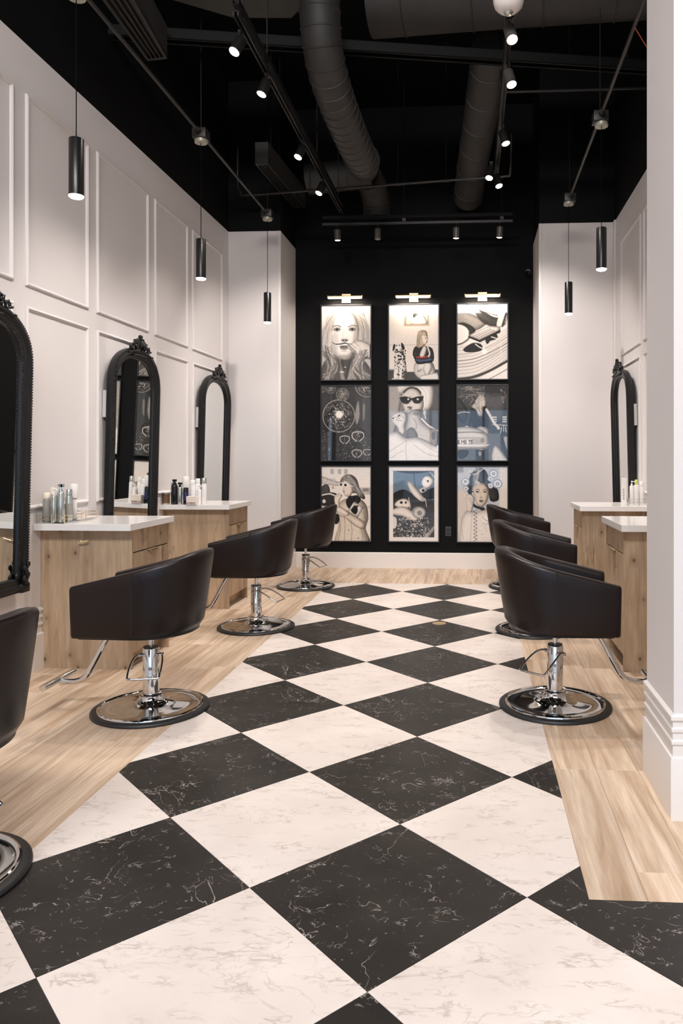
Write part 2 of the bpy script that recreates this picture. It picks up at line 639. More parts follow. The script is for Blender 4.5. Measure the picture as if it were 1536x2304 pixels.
planks(XL, TX0, TY0, YL, seed=3)
planks(TX1, XR, PY1, YR, seed=5)
planks(TX1, 3.3, TY0, PY1, seed=8)
planks(TX0, TX1, TY1, YB, seed=11)
planks(AX0, TX0, YL, YB, seed=12)
planks(TX1, AX1, YR, YB, seed=13)

# --- baseboards
PROF = [(0.022, 0.0), (0.022, 0.225), (0.018, 0.231), (0.008, 0.233), (0.008, 0.276), (0.017, 0.281), (0.017, 0.292), (0.008, 0.297),
        (0.008, 0.322), (0.017, 0.327), (0.017, 0.338), (0.008, 0.343), (0.008, 0.365), (0.02, 0.371), (0.02, 0.383), (0.0, 0.392)]
PROF2 = [(0.016, 0.0), (0.016, 0.182), (0.010, 0.19), (0.0, 0.19)]


def board(name, path, prof, mat_='trim', side=1):
    """sweep a moulding profile (offset, z) along a floor polyline, with mitred corners"""
    P = [Vector((x, y)) for x, y in path]
    n = len(P)
    vs = []
    for i in range(n):
        d1 = (P[i] - P[i - 1]).normalized() if i else None
        d2 = (P[i + 1] - P[i]).normalized() if i < n - 1 else None
        n1 = Vector((d1.y, -d1.x)) * side if d1 else None
        n2 = Vector((d2.y, -d2.x)) * side if d2 else None
        if n1 is None: mi_ = n2
        elif n2 is None: mi_ = n1
        else:
            mi_ = (n1 + n2) / (1 + n1.dot(n2))
        for off, z in prof:
            q = P[i] + mi_ * off
            vs.append((q.x, q.y, z))
        vs.append((P[i].x, P[i].y, 0.0))
    k = len(prof) + 1
    fs = []
    for i in range(n - 1):
        for j in range(k):
            fs.append((i * k + j, i * k + (j + 1) % k, (i + 1) * k + (j + 1) % k, (i + 1) * k + j))
    fs.append(tuple(range(k))); fs.append(tuple((n - 1) * k + j for j in range(k)))
    m = MB(); m.add(vs, fs)
    return struct(m.build(name, mat_, smooth=25))


board('baseboard_left', [(XL, YF), (XL, YL)], PROF)
board('baseboard_left_return', [(XL, YL), (AX0, YL), (AX0, YB)], PROF2)
board('baseboard_back', [(AX0, YB), (AX1, YB)], PROF2)
board('baseboard_right_return', [(AX1, YB), (AX1, YR), (XR, YR)], PROF2)
board('baseboard_right', [(XR, YR), (XR, PY1)], PROF)
board('baseboard_pier', [(PX1, PY1), (PX0, PY1), (PX0, PY0), (PX1, PY0)], [(a * 0.65, b) for a, b in PROF])


# --- wall panel mouldings, each a mitred rectangle of the wall
def panel(parent, X, nx, y0, y1, z0, z1):
    prof = [(0, 0), (0, 0.008), (0.006, 0.014), (0.013, 0.016), (0.019, 0.012), (0.024, 0.006), (0.026, 0.0)]
    vs = []
    for cy, cz, sy, sz in ((y0, z0, 1, 1), (y1, z0, -1, 1), (y1, z1, -1, -1), (y0, z1, 1, -1)):
        for a, hh in prof:
            vs.append((X + nx * hh, cy + sy * a, cz + sz * a))
    k = len(prof)
    fs = [(c * k + j, c * k + j + 1, ((c + 1) % 4) * k + j + 1, ((c + 1) % 4) * k + j) for c in range(4) for j in range(k - 1)]
    m = MB(); m.add(vs, fs)
    return m.build('panel_moulding', 'wall', parent=parent, smooth=20)


for k in range(-2, 2):
    o = 1.88 * k
    for y0, y1 in ((2.585 + o, 3.335 + o), (3.46 + o, 4.335 + o)):
        for z0, z1 in ((1.02, 2.28), (2.405, 3.59)):
            panel(w_left, XL, 1, y0, y1, z0, z1)
for y0, y1 in ((5.08, 5.955), (4.20, 4.95), (3.20, 4.08), (2.33, 3.08), (1.5, 2.2)):
    for z0, z1 in ((1.02, 2.28), (2.385, 3.575)):
        panel(w_right, XR, -1, y0, y1, z0, z1)


# ------------------------------------------------------------------ styling chair (faces +x of its own frame)
def chair_plan(s, top):
    """s in [-1, 1]: right arm front, round the back, to the left arm front"""
    w = 0.272 + 0.020 * top
    bk = 0.264 + 0.066 * top
    fx = 0.288 + 0.006 * top
    xs = -0.02
    a = abs(s)
    sg = 1 if s >= 0 else -1
    if a > 0.5:
        t = (a - 0.5) / 0.5
        return Vector((xs + (fx - xs) * t, sg * (w - 0.006 * t), 0))
    th = a / 0.5 * PI / 2
    n = 2 / 2.05
    return Vector((xs - (bk + xs) * max(0.0, math.cos(th)) ** n, sg * w * math.sin(th) ** n if th > 0 else 0, 0))


def make_chair(label):
    t = thing('salon_chair', label, 'chair', group='hydraulic salon chairs in two rows along the checkered aisle')
    ZB, TH = 0.432, 0.078
    N = 64
    ss = []
    for i in range(N + 1):
        u = -1 + 2 * i / N
        ss.append(u)
    cs = []                                    # cross-section rings
    for i, s in enumerate(ss):
        back = max(0.0, 1 - abs(s) / 0.62)
        back = back * back * (3 - 2 * back)
        a = abs(s)
        # height of the top edge follows how far back the point is
        px = chair_plan(s, 1).x
        zt = 0.697 + (0.294 - px) / 0.622 * 0.152
        if px < -0.20: zt += 0.010 * min(1, (-0.20 - px) / 0.1)
        rb = 0.014 + 0.034 * back
        e = 1e-3
        d = (chair_plan(min(1, s + e), 1) - chair_plan(max(-1, s - e), 1))
        nrm = Vector((d.y, -d.x, 0)).normalized()      # inward
        ring = []

        def P(off, z):
            q = min(1.0, max(0.0, (z - ZB) / (0.86 - ZB)))
            p = chair_plan(s, q)
            pp = p + nrm * off
            ring.append(Vector((pp.x, pp.y, z)))
        P(rb * 1.2, ZB); P(rb * .35, ZB + rb * .28); P(0.0, ZB + rb)
        for k in (0.3, 0.6, 0.85): P(-0.002 * math.sin(k * PI), ZB + rb + (zt - 0.02 - ZB - rb) * k)
        P(0.0, zt - 0.022); P(0.005, zt - 0.009); P(0.014, zt - 0.002); P(TH * .5, zt); P(TH - 0.014, zt - 0.004)
        P(TH - 0.004, zt - 0.013); P(TH, zt - 0.03); P(TH - 0.004, 0.62); P(TH, 0.50); P(TH, ZB + 0.02)
        cs.append(ring)
    # rounded arm fronts
    def endring(r, dx, sh):
        c = sum(r, Vector()) / len(r)
        return [Vector((p.x + dx, c.y + (p.y - c.y) * sh, c.z + (p.z - c.z) * (1 - (1 - sh) * .18))) for p in r]
    rings = [endring(cs[0], 0.012, 0.72), endring(cs[0], 0.008, 0.92)] + cs + [endring(cs[-1], 0.008, 0.92), endring(cs[-1], 0.012, 0.72)]
    k = len(rings[0])
    m = MB()
    fs = [(i * k + j, i * k + (j + 1) % k, (i + 1) * k + (j + 1) % k, (i + 1) * k + j) for i in range(len(rings) - 1) for j in range(k)]
    fs += [tuple(range(k)), tuple((len(rings) - 1) * k + j for j in range(k))]
    m.add([tuple(p) for r in rings for p in r], fs)
    shell = m.build('seat_shell', 'leather', t, smooth=50)
    for sg in (-1, 1):
        m = MB()
        pts = []
        for z in np.linspace(ZB + 0.02, 0.772, 10):
            q = (z - ZB) / (0.86 - ZB)
            p = chair_plan(0.5 * sg, q)
            pts.append((p.x, p.y + sg * 0.0005, z))
        m.tube(pts, 0.0022, 6)
        m.build('seam', 'leather_seam', shell)
    # cushion, inner back pad, pan
    m = MB(); m.box(-0.17, 0.265, -0.188, 0.188, 0.44, 0.565, 0, 0.035)
    m.build('seat_cushion', 'leather', t, smooth=50)
    poly = [tuple((chair_plan(s, 0) * 0.93).xy) for s in ss]
    m = MB(); m.prism(poly, ZB - 0.004, ZB + 0.03)
    m.build('seat_pan', 'blackmetal', t)
    # pump column
    m = MB()
    m.lathe([(0.0, 0.085), (0.0425, 0.085), (0.0425, 0.325), (0.040, 0.331)], 32, 0)
    m.lathe([(0.040, 0.331), (0.040, 0.337), (0.016, 0.338), (0.0, 0.338)], 32, 1)
    m.build('pump_column', ['chrome', 'blackmetal'], t)
    m = MB(); m.lathe([(0.0, 0.336), (0.0125, 0.336), (0.0125, 0.40), (0.024, 0.402), (0.024, 0.43), (0.0, 0.43)], 20)
    m.build('piston', 'chrome', t)
    # round base
    m = MB()
    m.lathe([(0.270, 0.003), (0.295, 0.001), (0.302, 0.006), (0.301, 0.014), (0.292, 0.020), (0.271, 0.022), (0.268, 0.003)], 72)
    rub = m
    m = MB()
    m.lathe([(0.271, 0.004), (0.271, 0.021), (0.268, 0.028), (0.262, 0.030), (0.257, 0.026), (0.251, 0.0225), (0.19, 0.0265), (0.13, 0.034),
             (0.092, 0.042), (0.072, 0.053), (0.061, 0.066), (0.056, 0.078), (0.060, 0.081), (0.060, 0.088), (0.052, 0.092), (0.044, 0.093),
             (0.0, 0.093)], 72)
    base = m.build('round_base', 'chrome', t, smooth=40)
    rub.build('rubber_rim', 'rubber', base, smooth=50)
    # pump lever
    m = MB()
    loop = [(0.0, 0.052, 0.292), (-0.035, 0.062, 0.300), (-0.085, 0.074, 0.290), (-0.150, 0.080, 0.258), (-0.198, 0.078, 0.228), (-0.207, 0.070, 0.222),
            (-0.208, 0.0, 0.221), (-0.207, -0.070, 0.222), (-0.198, -0.078, 0.228), (-0.150, -0.080, 0.258), (-0.085, -0.074, 0.290), (-0.035, -0.062, 0.300),
            (0.0, -0.052, 0.292)]
    m.tube(spline(loop, 5), 0.0055, 8)
    m.tube([(0.0, -0.066, 0.292), (0.0, 0.066, 0.292)], 0.009, 12)
    lever = m.build('pump_lever', 'chrome', t, smooth=60)
    # footrest
    m = MB()
    m.box(0.19, 0.25, -0.03, 0.03, 0.415, 0.432)
    pts = spline([(0.21, 0, 0.425), (0.26, 0, 0.345), (0.33, 0, 0.215), (0.365, 0, 0.165), (0.41, 0, 0.143), (0.46, 0, 0.140), (0.497, 0, 0.147)], 6)
    m.tube(pts, 0.0155, 14)
    fr = m.build('footrest_tube', 'chrome', t, smooth=60)
    m = MB(); m.tube([(0.508, -0.155, 0.150), (0.508, 0.155, 0.150)], 0.018, 18)
    m.tube([(0.49, -0.008, 0.132), (0.49, 0.008, 0.132)], 0.016, 12)
    m.build('foot_bar', 'chrome', fr, smooth=60)
    return t, lever


CH = [  # x, y, facing, lever angle, label
    (-1.447, 2.03, PI, None, 'brown salon chair before the nearest left cabinet, whole, its lever towards the viewer'),
    (-1.465, 0.40, PI, -0.35, 'dark brown salon chair cut off by the left edge of the picture'),
    (-1.440, 3.96, PI + 0.05, PI - 0.5, 'second whole salon chair of the left row, before the farther left cabinet'),
    (-1.460, 5.82, PI + 0.03, PI - 0.75, 'farthest left salon chair, its back against the trench coat picture'),
    (0.712, 2.21, 0.0, 0.55, 'nearest salon chair of the right row, blue glint inside its back'),
    (0.748, 3.98, -0.04, 0.9, 'middle salon chair of the right row, mostly hidden by the nearest one'),
    (0.739, 5.93, 0.03, 0.6, 'farthest right salon chair, in front of the hair roller picture'),
]
proto, lever0 = make_chair(CH[0][4])
chairs = []
for i, (x, y, rz, la, lab) in enumerate(CH):
    if i == 0:
        c = proto; c.location = (x, y, 0); c.rotation_euler.z = rz
    else:
        c = dup(proto, (x, y, 0), rz, lab)
    chairs.append(c)
# the lever loop points, in world terms, along these headings (radians from +x)
for c, wd in zip(chairs, (-PI / 2 + 0.22, -0.08, -0.18, -0.30, -PI * 0.73, PI, -PI * 0.9)):
    for ch in c.children:
        if ch.name.startswith('pump_lever'):
            ch.rotation_euler.z = wd - c.rotation_euler.z - PI


# ------------------------------------------------------------------ cabinets and worktops
def cabinet(label, wall_x, sx, y0, y1, group):
    """sx = +1 when the wall is on the left (front faces +x)"""
    D, HT = 0.598, 0.886
    t = thing('styling_cabinet', label, 'cabinet', (wall_x, y0, 0), 0, group)
    L = y1 - y0
    X = lambda v: sx * v
    m = MB(); m.box(X(0.001), X(D), 0, 0.019, 0, HT, 0, 0.001); m.build('side_panel', 'veneer', t, smooth=0)
    m = MB(); m.box(X(0.001), X(D), L - 0.019, L, 0, HT, 0, 0.001); m.build('side_panel', 'veneer', t, smooth=0)
    m = MB(); m.box(X(0.001), X(D - 0.024), 0.0195, L - 0.0195, 0.10, HT - 0.002); m.build('carcass', 'rubber', t, smooth=0)
    m = MB(); m.box(X(0.06), X(D - 0.07), 0.0195, L - 0.0195, 0, 0.10); m.build('toe_kick', 'veneer', t, smooth=0)
    zs = 0.737
    for nm, z0, z1 in (('drawer_front', zs + 0.004, HT - 0.004), ('door', 0.103, zs - 0.004)):
        m = MB(); m.box(X(D - 0.022), X(D - 0.001), 0.022, L - 0.022, z0, z1, 0, 0.001)
        f = m.build(nm, 'veneer', t, smooth=0)
        if nm == 'door':
            m = MB(); m.box(X(D - 0.012), X(D + 0.022), L / 2 - 0.06, L / 2 + 0.06, z1 - 0.001, z1 + 0.0025)
            m.box(X(D + 0.019), X(D + 0.022), L / 2 - 0.06, L / 2 + 0.06, z1 - 0.012, z1 + 0.002)
            m.build('edge_pull', 'brass', f, smooth=0)
    return t


def worktop(label, wall_x, sx, y0, y1, group):
    m = MB(); m.box(sx * 0.001, sx * 0.628, -0.085, y1 - y0 + 0.02, 0, 0.042, 0, 0.002)
    o = m.build('worktop', 'counter', smooth=0)
    o.location = (wall_x, y0, 0.886)
    return tag(o, label, 'countertop', group)


CABS = [(XL, 1, 2.75, 3.33, 'knotty wood cabinet at the left wall with a small brass hook on its side', 'white quartz top with the brass bottle tray'),
        (XL, 1, 4.65, 5.20, 'farther knotty wood cabinet at the left wall, partly behind a chair', 'white quartz top carrying the dark and white bottles, left wall'),
        (XR, -1, 2.88, 3.49, 'knotty wood cabinet on the right, cut off by the white pier', 'nearer white quartz top on the right, empty, beside the white pier'),
        (XR, -1, 4.65, 5.17, 'farther right knotty wood cabinet, under the arched mirror', 'farther white quartz top on the right, with bottles in a wire basket')]
cabs = []
for wx, sx, y0, y1, l1, l2 in CABS:
    cabs.append(cabinet(l1, wx, sx, y0, y1, 'knotty wood styling cabinets'))
    worktop(l2, wx, sx, y0, y1, 'white quartz worktops')
# brass hook on the side of the first cabinet
m = MB()
m.lathe([(0.0, 0), (0.013, 0), (0.013, 0.004), (0.005, 0.006), (0.005, 0.028), (0.0, 0.028)], 16)
m.xform(Matrix.Translation((0.265, 0, 0.805)) @ Matrix.Rotation(PI / 2, 4, 'X'))
m.tube([(0.272, -0.026, 0.805), (0.30, -0.027, 0.812), (0.325, -0.026, 0.818)], 0.005, 8)
m.build('brass_hook', 'brass', cabs[0])


# ------------------------------------------------------------------ arched mirrors
def arch(hw, zt, zs, z0, n=2.3, k=18, inset=0.0):
    """closed outline, counter-clockwise seen from the front, starting bottom left"""
    a, b = hw - inset, zt - zs - inset
    pts = [(-a, z0 + inset)]
    pts += [(-a, z0 + inset + (zs - z0 - inset) * q) for q in (0.25, 0.5, 0.75)]
    for i in range(2 * k + 1):
        th = PI - PI * i / (2 * k)
        c, s_ = math.cos(th), math.sin(th)
        pts.append((a * math.copysign(abs(c) ** (2 / n), c), zs + b * max(0, s_) ** (2 / n)))
    pts += [(a, z0 + inset + (zs - z0 - inset) * q) for q in (0.75, 0.5, 0.25)]
    pts += [(a, z0 + inset)]
    return pts


def along(pts, step):
    out = []
    carry = 0.0
    for (x0, z0), (x1, z1) in zip(pts, pts[1:]):
        d = math.hypot(x1 - x0, z1 - z0)
        t = carry
        while t < d:
            out.append((x0 + (x1 - x0) * t / d, z0 + (z1 - z0) * t / d))
            t += step
        carry = t - d
    return out


def make_mirror(label):
    t = thing('arched_mirror', label, 'mirror', group='tall arched mirrors with carved crests')
    HW, ZT, ZS, Z0 = 0.413, 1.665, 1.345, 0.0
    prof = [(0.010, -0.022), (0.002, 0.000), (0.000, 0.034), (0.010, 0.043), (0.022, 0.046), (0.034, 0.040), (0.040, 0.030), (0.052, 0.027), (0.062, 0.030), (0.070, 0.026),
            (0.078, 0.016), (0.080, 0.006), (0.080, -0.022)]
    rings = []
    for off, hh in prof:
        pts = arch(HW, ZT, ZS, Z0, inset=off)
        rings.append([(x, hh, z) for x, z in pts])
    n = len(rings[0])
    vs = [p for r in rings for p in r]
    k = len(rings)
    fs = [(a * n + j, a * n + (j + 1) % n, ((a + 1) % k) * n + (j + 1) % n, ((a + 1) % k) * n + j) for a in range(k) for j in range(n)]
    m = MB(); m.add(vs, fs)
    fr = m.build('frame', 'frame', t, smooth=45)
    m = MB()
    out = arch(HW, ZT, ZS, Z0, inset=0.078)
    m.add([(x, 0.006, z) for x, z in out] + [(x, -0.012, z) for x, z in out],
          [tuple(range(n)), tuple(range(n, 2 * n))[::-1]] + [(i, (i + 1) % n, n + (i + 1) % n, n + i) for i in range(n)])
    m.build('mirror_glass', 'mirror', t, smooth=0)
    m = MB()
    for off, hh, r, st in ((0.004, 0.038, 0.0075, 0.0165), (0.074, 0.022, 0.0058, 0.0125)):
        o2 = arch(HW, ZT, ZS, Z0, inset=off, k=26)
        for x, z in along(o2 + [o2[0]], st):
            m.ball((x, hh, z), (r, r * .8, r), 6, 4)
    m.build('beading', 'frame', fr, smooth=60, kind='stuff', fix=False)
    # carved crest
    m = MB()
    zc = ZT
    def scroll(cx, cz, r, sg, turns=1.6, th=0.010, y=0.045):
        pts = []
        for i in range(26):
            q = i / 25
            a = q * turns * 2 * PI
            rr = r * (1 - q * 0.85)
            pts.append((cx + sg * rr * math.cos(a), y + 0.012 * q, cz + rr * math.sin(a)))
        m.tube(pts, [th * (1 - 0.45 * i / 25) for i in range(26)], 7)
    for sg in (-1, 1):
        scroll(sg * 0.075, zc + 0.022, 0.034, sg)
        scroll(sg * 0.140, zc + 0.000, 0.028, sg, 1.4, 0.009)
        scroll(sg * 0.045, zc + 0.058, 0.020, -sg, 1.2, 0.007)
        m.tube(spline([(sg * 0.02, 0.04, zc - 0.01), (sg * 0.08, 0.05, zc - 0.022), (sg * 0.15, 0.05, zc - 0.035), (sg * 0.205, 0.045, zc - 0.055)], 5), [0.013 - 0.0005 * i for i in range(16)], 7)
        for i in range(5):          # leaves
            q = i / 4
            c = Vector((sg * (0.055 + 0.145 * q), 0.055, zc + 0.040 - 0.085 * q * q))
            st = len(m.v)
            m.ball((0, 0, 0), (0.009, 0.007, 0.026), 7, 5)
            m.xform(Matrix.Translation(c) @ Matrix.Rotation(sg * (0.5 + 1.1 * q), 4, 'Y'), st)
        m.ball((sg * 0.108, 0.060, zc + 0.012), 0.011, 8, 5)
    for i in range(-3, 4):          # central shell
        a = i * 0.26
        st = len(m.v)
        m.ball((0, 0, 0.034), (0.0075, 0.008, 0.038), 7, 5)
        m.xform(Matrix.Translation((0, 0.052, zc + 0.008)) @ Matrix.Rotation(a, 4, 'Y'), st)
    m.box(-0.034, 0.034, 0.028, 0.062, zc + 0.072, zc + 0.082, 0, 0.003)
    m.ball((0, 0.045, zc + 0.096), (0.024, 0.018, 0.016), 10, 6)
    m.box(-0.12, 0.12, 0.006, 0.040, zc - 0.045, zc + 0.03, 0, 0.012)
    m.box(-0.05, 0.05, 0.006, 0.038, zc + 0.02, zc + 0.075, 0, 0.012)
    # leaf sprays on the underside of the arch
    for i in range(-6, 7):
        m.ball((i * 0.017, 0.045, zc - 0.052 - abs(i) * 0.0006), (0.0095, 0.008, 0.008), 6, 4)
    m.build('crest', 'frame', t, smooth=60)
    # lower corner carvings
    for sg in (-1, 1):
        m = MB()
        m.box(sg * (HW - 0.075), sg * (HW + 0.008), 0.0, 0.050, -0.008, 0.045, 0, 0.008)
        for i in range(7):
            m.ball((sg * (HW - 0.02 - 0.018 * (i % 3)), 0.052, 0.035 + 0.021 * i), (0.016, 0.010, 0.018), 7, 5)
        scroll(sg * (HW - 0.035), 0.075, 0.026, sg, 1.3, 0.009, 0.042)
        m.ball((sg * (HW - 0.088), 0.024, 0.092), (0.014, 0.012, 0.022), 8, 5)
        m.build('corner_carving', 'frame', t, smooth=60)
    for sg in (-1, 1):
        m = MB(); m.box(sg * (HW - 0.055), sg * (HW - 0.012), -0.05, 0.0, 1.10, 1.30)
        m.build('wall_bracket', 'bracket', t, smooth=0)
    return t


TILT = math.radians(1.4)
MIR = [(XL, -PI / 2, 3.94, 'arched mirror with carved crest between the two left cabinets, reflecting the framed pictures'),
       (XL, -PI / 2 - 0.009, 2.085, 'tall arched mirror cut off by the left edge of the picture'),
       (XL, -PI / 2, 5.82, 'farthest arched mirror on the left wall, its glass plain and pale'),
       (XR, PI / 2, 5.615, 'arched mirror with carved crest on the right wall'),
       (XR, PI / 2, 3.74, 'arched mirror on the right wall hidden by the white pier')]
mir = make_mirror(MIR[0][3])
for i, (wx, rz, y, lab) in enumerate(MIR[:4]):
    o = mir if i == 0 else dup(mir, (0, 0, 0), 0, lab)
    sx = 1 if wx == XL else -1
    o.location = (wx + sx * 0.028, y, 0.545)
    o.rotation_euler = (-TILT, 0, rz)


# ------------------------------------------------------------------ bottles and trays
def lathe_part(name, prof, material, parent, n=20):
    m = MB(); m.lathe(prof, n)
    return m.build(name, material, parent, smooth=40)


ZC = 0.9285


def bottle(name, label, loc, r, hgt, body, cap, kind='pump', group=None, capr=0.5, band=None, cat='bottle'):
    t = thing(name, label, cat, loc, 0, group)
    sh = hgt * (0.80 if kind != 'wide' else 0.60)
    nr = r * capr
    if kind == 'box':
        m = MB(); m.box(-r, r, -r * .6, r * .6, 0, hgt, 0, 0.003); m.build('box_body', body, t, smooth=0)
        return t
    lathe_part('bottle_body', [(0, 0), (r * .92, 0), (r, 0.004), (r, sh - r * .55), (r * .86, sh - r * .2), (nr, sh), (nr, sh + 0.002), (0, sh + 0.002)], body, t)
    if band: lathe_part('label_band', [(r * 1.012, sh * .25), (r * 1.012, sh * .7)], band, t)
    if kind == 'pump':
        m = MB()
        m.lathe([(nr * 1.1, sh), (nr * 1.1, sh + 0.014), (nr * .4, sh + 0.018), (nr * .4, hgt - 0.012), (nr * .9, hgt - 0.010), (nr * .9, hgt), (0, hgt)], 16)
        m.tube([(0, 0, hgt - 0.006), (0.022, -0.01, hgt - 0.008), (0.028, -0.012, hgt - 0.014)], 0.004, 8)
        m.build('pump_head', cap, t)
    elif kind == 'wide':
        lathe_part('cap', [(r * 1.15, sh), (r * 1.22, sh + 0.004), (r * 1.22, hgt - 0.003), (r * 1.15, hgt), (0, hgt), ], cap, t)
    elif kind == 'spray':
        m = MB()
        m.lathe([(nr * 1.2, sh), (nr * 1.2, sh + 0.012), (nr * .7, sh + 0.014), (nr * .7, hgt - 0.016)], 14)
        m.box(-0.018, 0.020, -0.009, 0.009, hgt - 0.02, hgt, 0, 0.004)
        m.build('spray_head', cap, t)
    else:
        lathe_part('cap', [(nr * 1.05, sh), (nr * 1.08, sh + 0.003), (nr * 1.02, hgt - 0.003), (nr * .9, hgt), (0, hgt)], cap, t)
    return t


def rail_tray(label, loc, lx, ly, rz, deck, rail, cat='tray', hgt=0.05, name='bottle_tray'):
    t = thing(name, label, cat, loc, rz)
    m = MB(); m.box(-lx / 2, lx / 2, -ly / 2, ly / 2, 0, 0.007, 0, 0.001); m.build('tray_base', deck, t, smooth=0)
    cs = [(-lx / 2, -ly / 2), (lx / 2, -ly / 2), (lx / 2, ly / 2), (-lx / 2, ly / 2)]
    for z in (hgt * .55, hgt):
        m = MB(); m.tube([(x, y, z) for x, y in cs], 0.0022, 6, closed=True); m.build('rail', rail, t, smooth=60)
    for x, y in cs + [(0, -ly / 2), (0, ly / 2), (lx / 2, 0), (-lx / 2, 0)]:
        m = MB(); m.tube([(x, y, 0.003), (x, y, hgt + 0.006)], 0.0032, 8); m.build('post', rail, t, smooth=60)
    return t


rail_tray('mirror bottomed tray with thin brass rails on the nearest left worktop', (-2.375, 2.895, ZC), 0.165, 0.42, 0, 'mirror', 'brass')
TZ = ZC + 0.0075
G1_ = 'bottles in the brass railed tray'
bottle('shampoo_bottle', 'warm grey bottle at the left end of the brass tray', (-2.428, 2.722, TZ), 0.024, 0.185, 'greyglass', 'cream', 'cap', G1_, 0.8)
bottle('shampoo_bottle', 'taller grey bottle with cream cap behind the warm grey one', (-2.425, 2.785, TZ), 0.024, 0.215, 'greyglass', 'cream', 'cap', G1_, 0.55)
bottle('pump_bottle', 'slim silver pump bottle at the front of the brass tray', (-2.378, 2.715, TZ), 0.019, 0.215, 'silver', 'white_plastic', 'pump', G1_)
bottle('spray_bottle', 'silver bottle with a clear chrome spray top, brass tray', (-2.343, 2.735, TZ), 0.022, 0.240, 'silver', 'chrome', 'spray', G1_)
bottle('shampoo_bottle', 'dark banded silver bottle at the right of the brass tray group', (-2.320, 2.79, TZ), 0.022, 0.205, 'silver', 'silver', 'cap', G1_, 0.85, 'greyglass')
bottle('white_bottle', 'white bottle with a broad drum cap behind the brass tray rail', (-2.350, 2.90, TZ), 0.021, 0.235, 'white_plastic', 'white_plastic', 'wide', G1_)

G2_ = 'products on the farther left worktop'
yb = 4.635
t = thing('lidded_jar', 'small brown and silver jar under a white lid, farther left worktop', 'jar', (-2.451, yb, ZC), 0, G2_)
lathe_part('jar_body', [(0, 0), (0.030, 0), (0.032, 0.004), (0.032, 0.100), (0, 0.100)], 'silver', t)
lathe_part('label_band', [(0.0325, 0.01), (0.0325, 0.09)], 'tan', t)
lathe_part('lid', [(0.033, 0.1), (0.046, 0.103), (0.046, 0.112), (0.033, 0.118), (0, 0.120)], 'white_plastic', t)
bottle('tall_bottle', 'pale tall bottle behind the black one, farther left worktop', (-2.411, yb + 0.05, ZC), 0.018, 0.19, 'greyglass', 'greyglass', 'cap', G2_, 0.85)
bottle('black_bottle', 'tall glossy black bottle with black spray top, farther left worktop', (-2.371, yb - 0.01, ZC), 0.028, 0.222, 'blackp', 'blackp', 'spray', G2_, 0.6)
bottle('silver_can', 'silver can with a small black and white top beside the black bottle', (-2.318, yb - 0.015, ZC), 0.021, 0.195, 'silver', 'blackp', 'spray', G2_, 0.5)
bottle('silver_can', 'narrow olive tinted silver can behind the white capped black bottle', (-2.288, yb + 0.03, ZC), 0.018, 0.175, 'silver', 'white_plastic', 'cap', G2_, 0.8)
bottle('black_bottle', 'short black and navy bottle under a tall white drum cap', (-2.264, yb - 0.02, ZC), 0.024, 0.250, 'blackp', 'white_plastic', 'wide', G2_, 0.6, 'navy')
bottle('white_bottle', 'white bottle behind the small pink box, farther left worktop', (-2.216, yb + 0.02, ZC), 0.024, 0.215, 'white_plastic', 'white_plastic', 'cap', G2_, 0.85)
bottle('white_bottle', 'taller white round shouldered bottle next to the farthest left mirror', (-2.174, yb + 0.03, ZC), 0.026, 0.228, 'white_plastic', 'white_plastic', 'cap', G2_, 0.75)
bottle('white_bottle', 'slim white pump bottle behind the pink box', (-2.146, yb - 0.01, ZC), 0.018, 0.17, 'white_plastic', 'white_plastic', 'pump', G2_)
bottle('white_bottle', 'white bottle with grey cap and red mark, rightmost on the farther left worktop', (-2.108, yb + 0.005, ZC), 0.022, 0.235, 'white_plastic', 'silver', 'cap', G2_, 0.9)
bx = bottle('product_box', 'small pink and cream box with brown lettering on its front', (-2.191, yb - 0.055, ZC), 0.046, 0.075, 'pink', 'pink', 'box', G2_, cat='box')
m = MB(); m.box(-0.012, 0.040, -0.0285, -0.027, 0.022, 0.052); m.build('cream_label', 'cream', bx, smooth=0)
GL = {'B': ['110', '101', '110', '101', '110'], 'E': ['111', '100', '110', '100', '111'], 'R': ['110', '101', '110', '101', '101'],
      'C': ['111', '100', '100', '100', '111'], 'K': ['101', '101', '110', '101', '101'], 'M': ['10001', '11011', '10101', '10001', '10001'],
      'D': ['110', '101', '101', '101', '110'], '6': ['111', '100', '111', '101', '111'], '7': ['111', '001', '010', '010', '010'],
      '5': ['111', '100', '110', '001', '110'], ' ': ['0'] * 5, 'W': ['10001', '10001', '10101', '11011', '10001'], '0': ['111', '101', '101', '101', '111']}
m = MB()
px = -0.041
for chh in 'BE BRECK':
    g = GL[chh]
    for r_, row in enumerate(g):
        for c_, v in enumerate(row):
            if v == '1': m.box(px + c_ * 0.0026, px + c_ * 0.0026 + 0.0024, -0.0298, -0.0287, 0.020 - r_ * 0.003, 0.0228 - r_ * 0.003)
    px += (len(g[0]) + 1) * 0.0026
m.build('lettering', 'tan', bx, smooth=0)

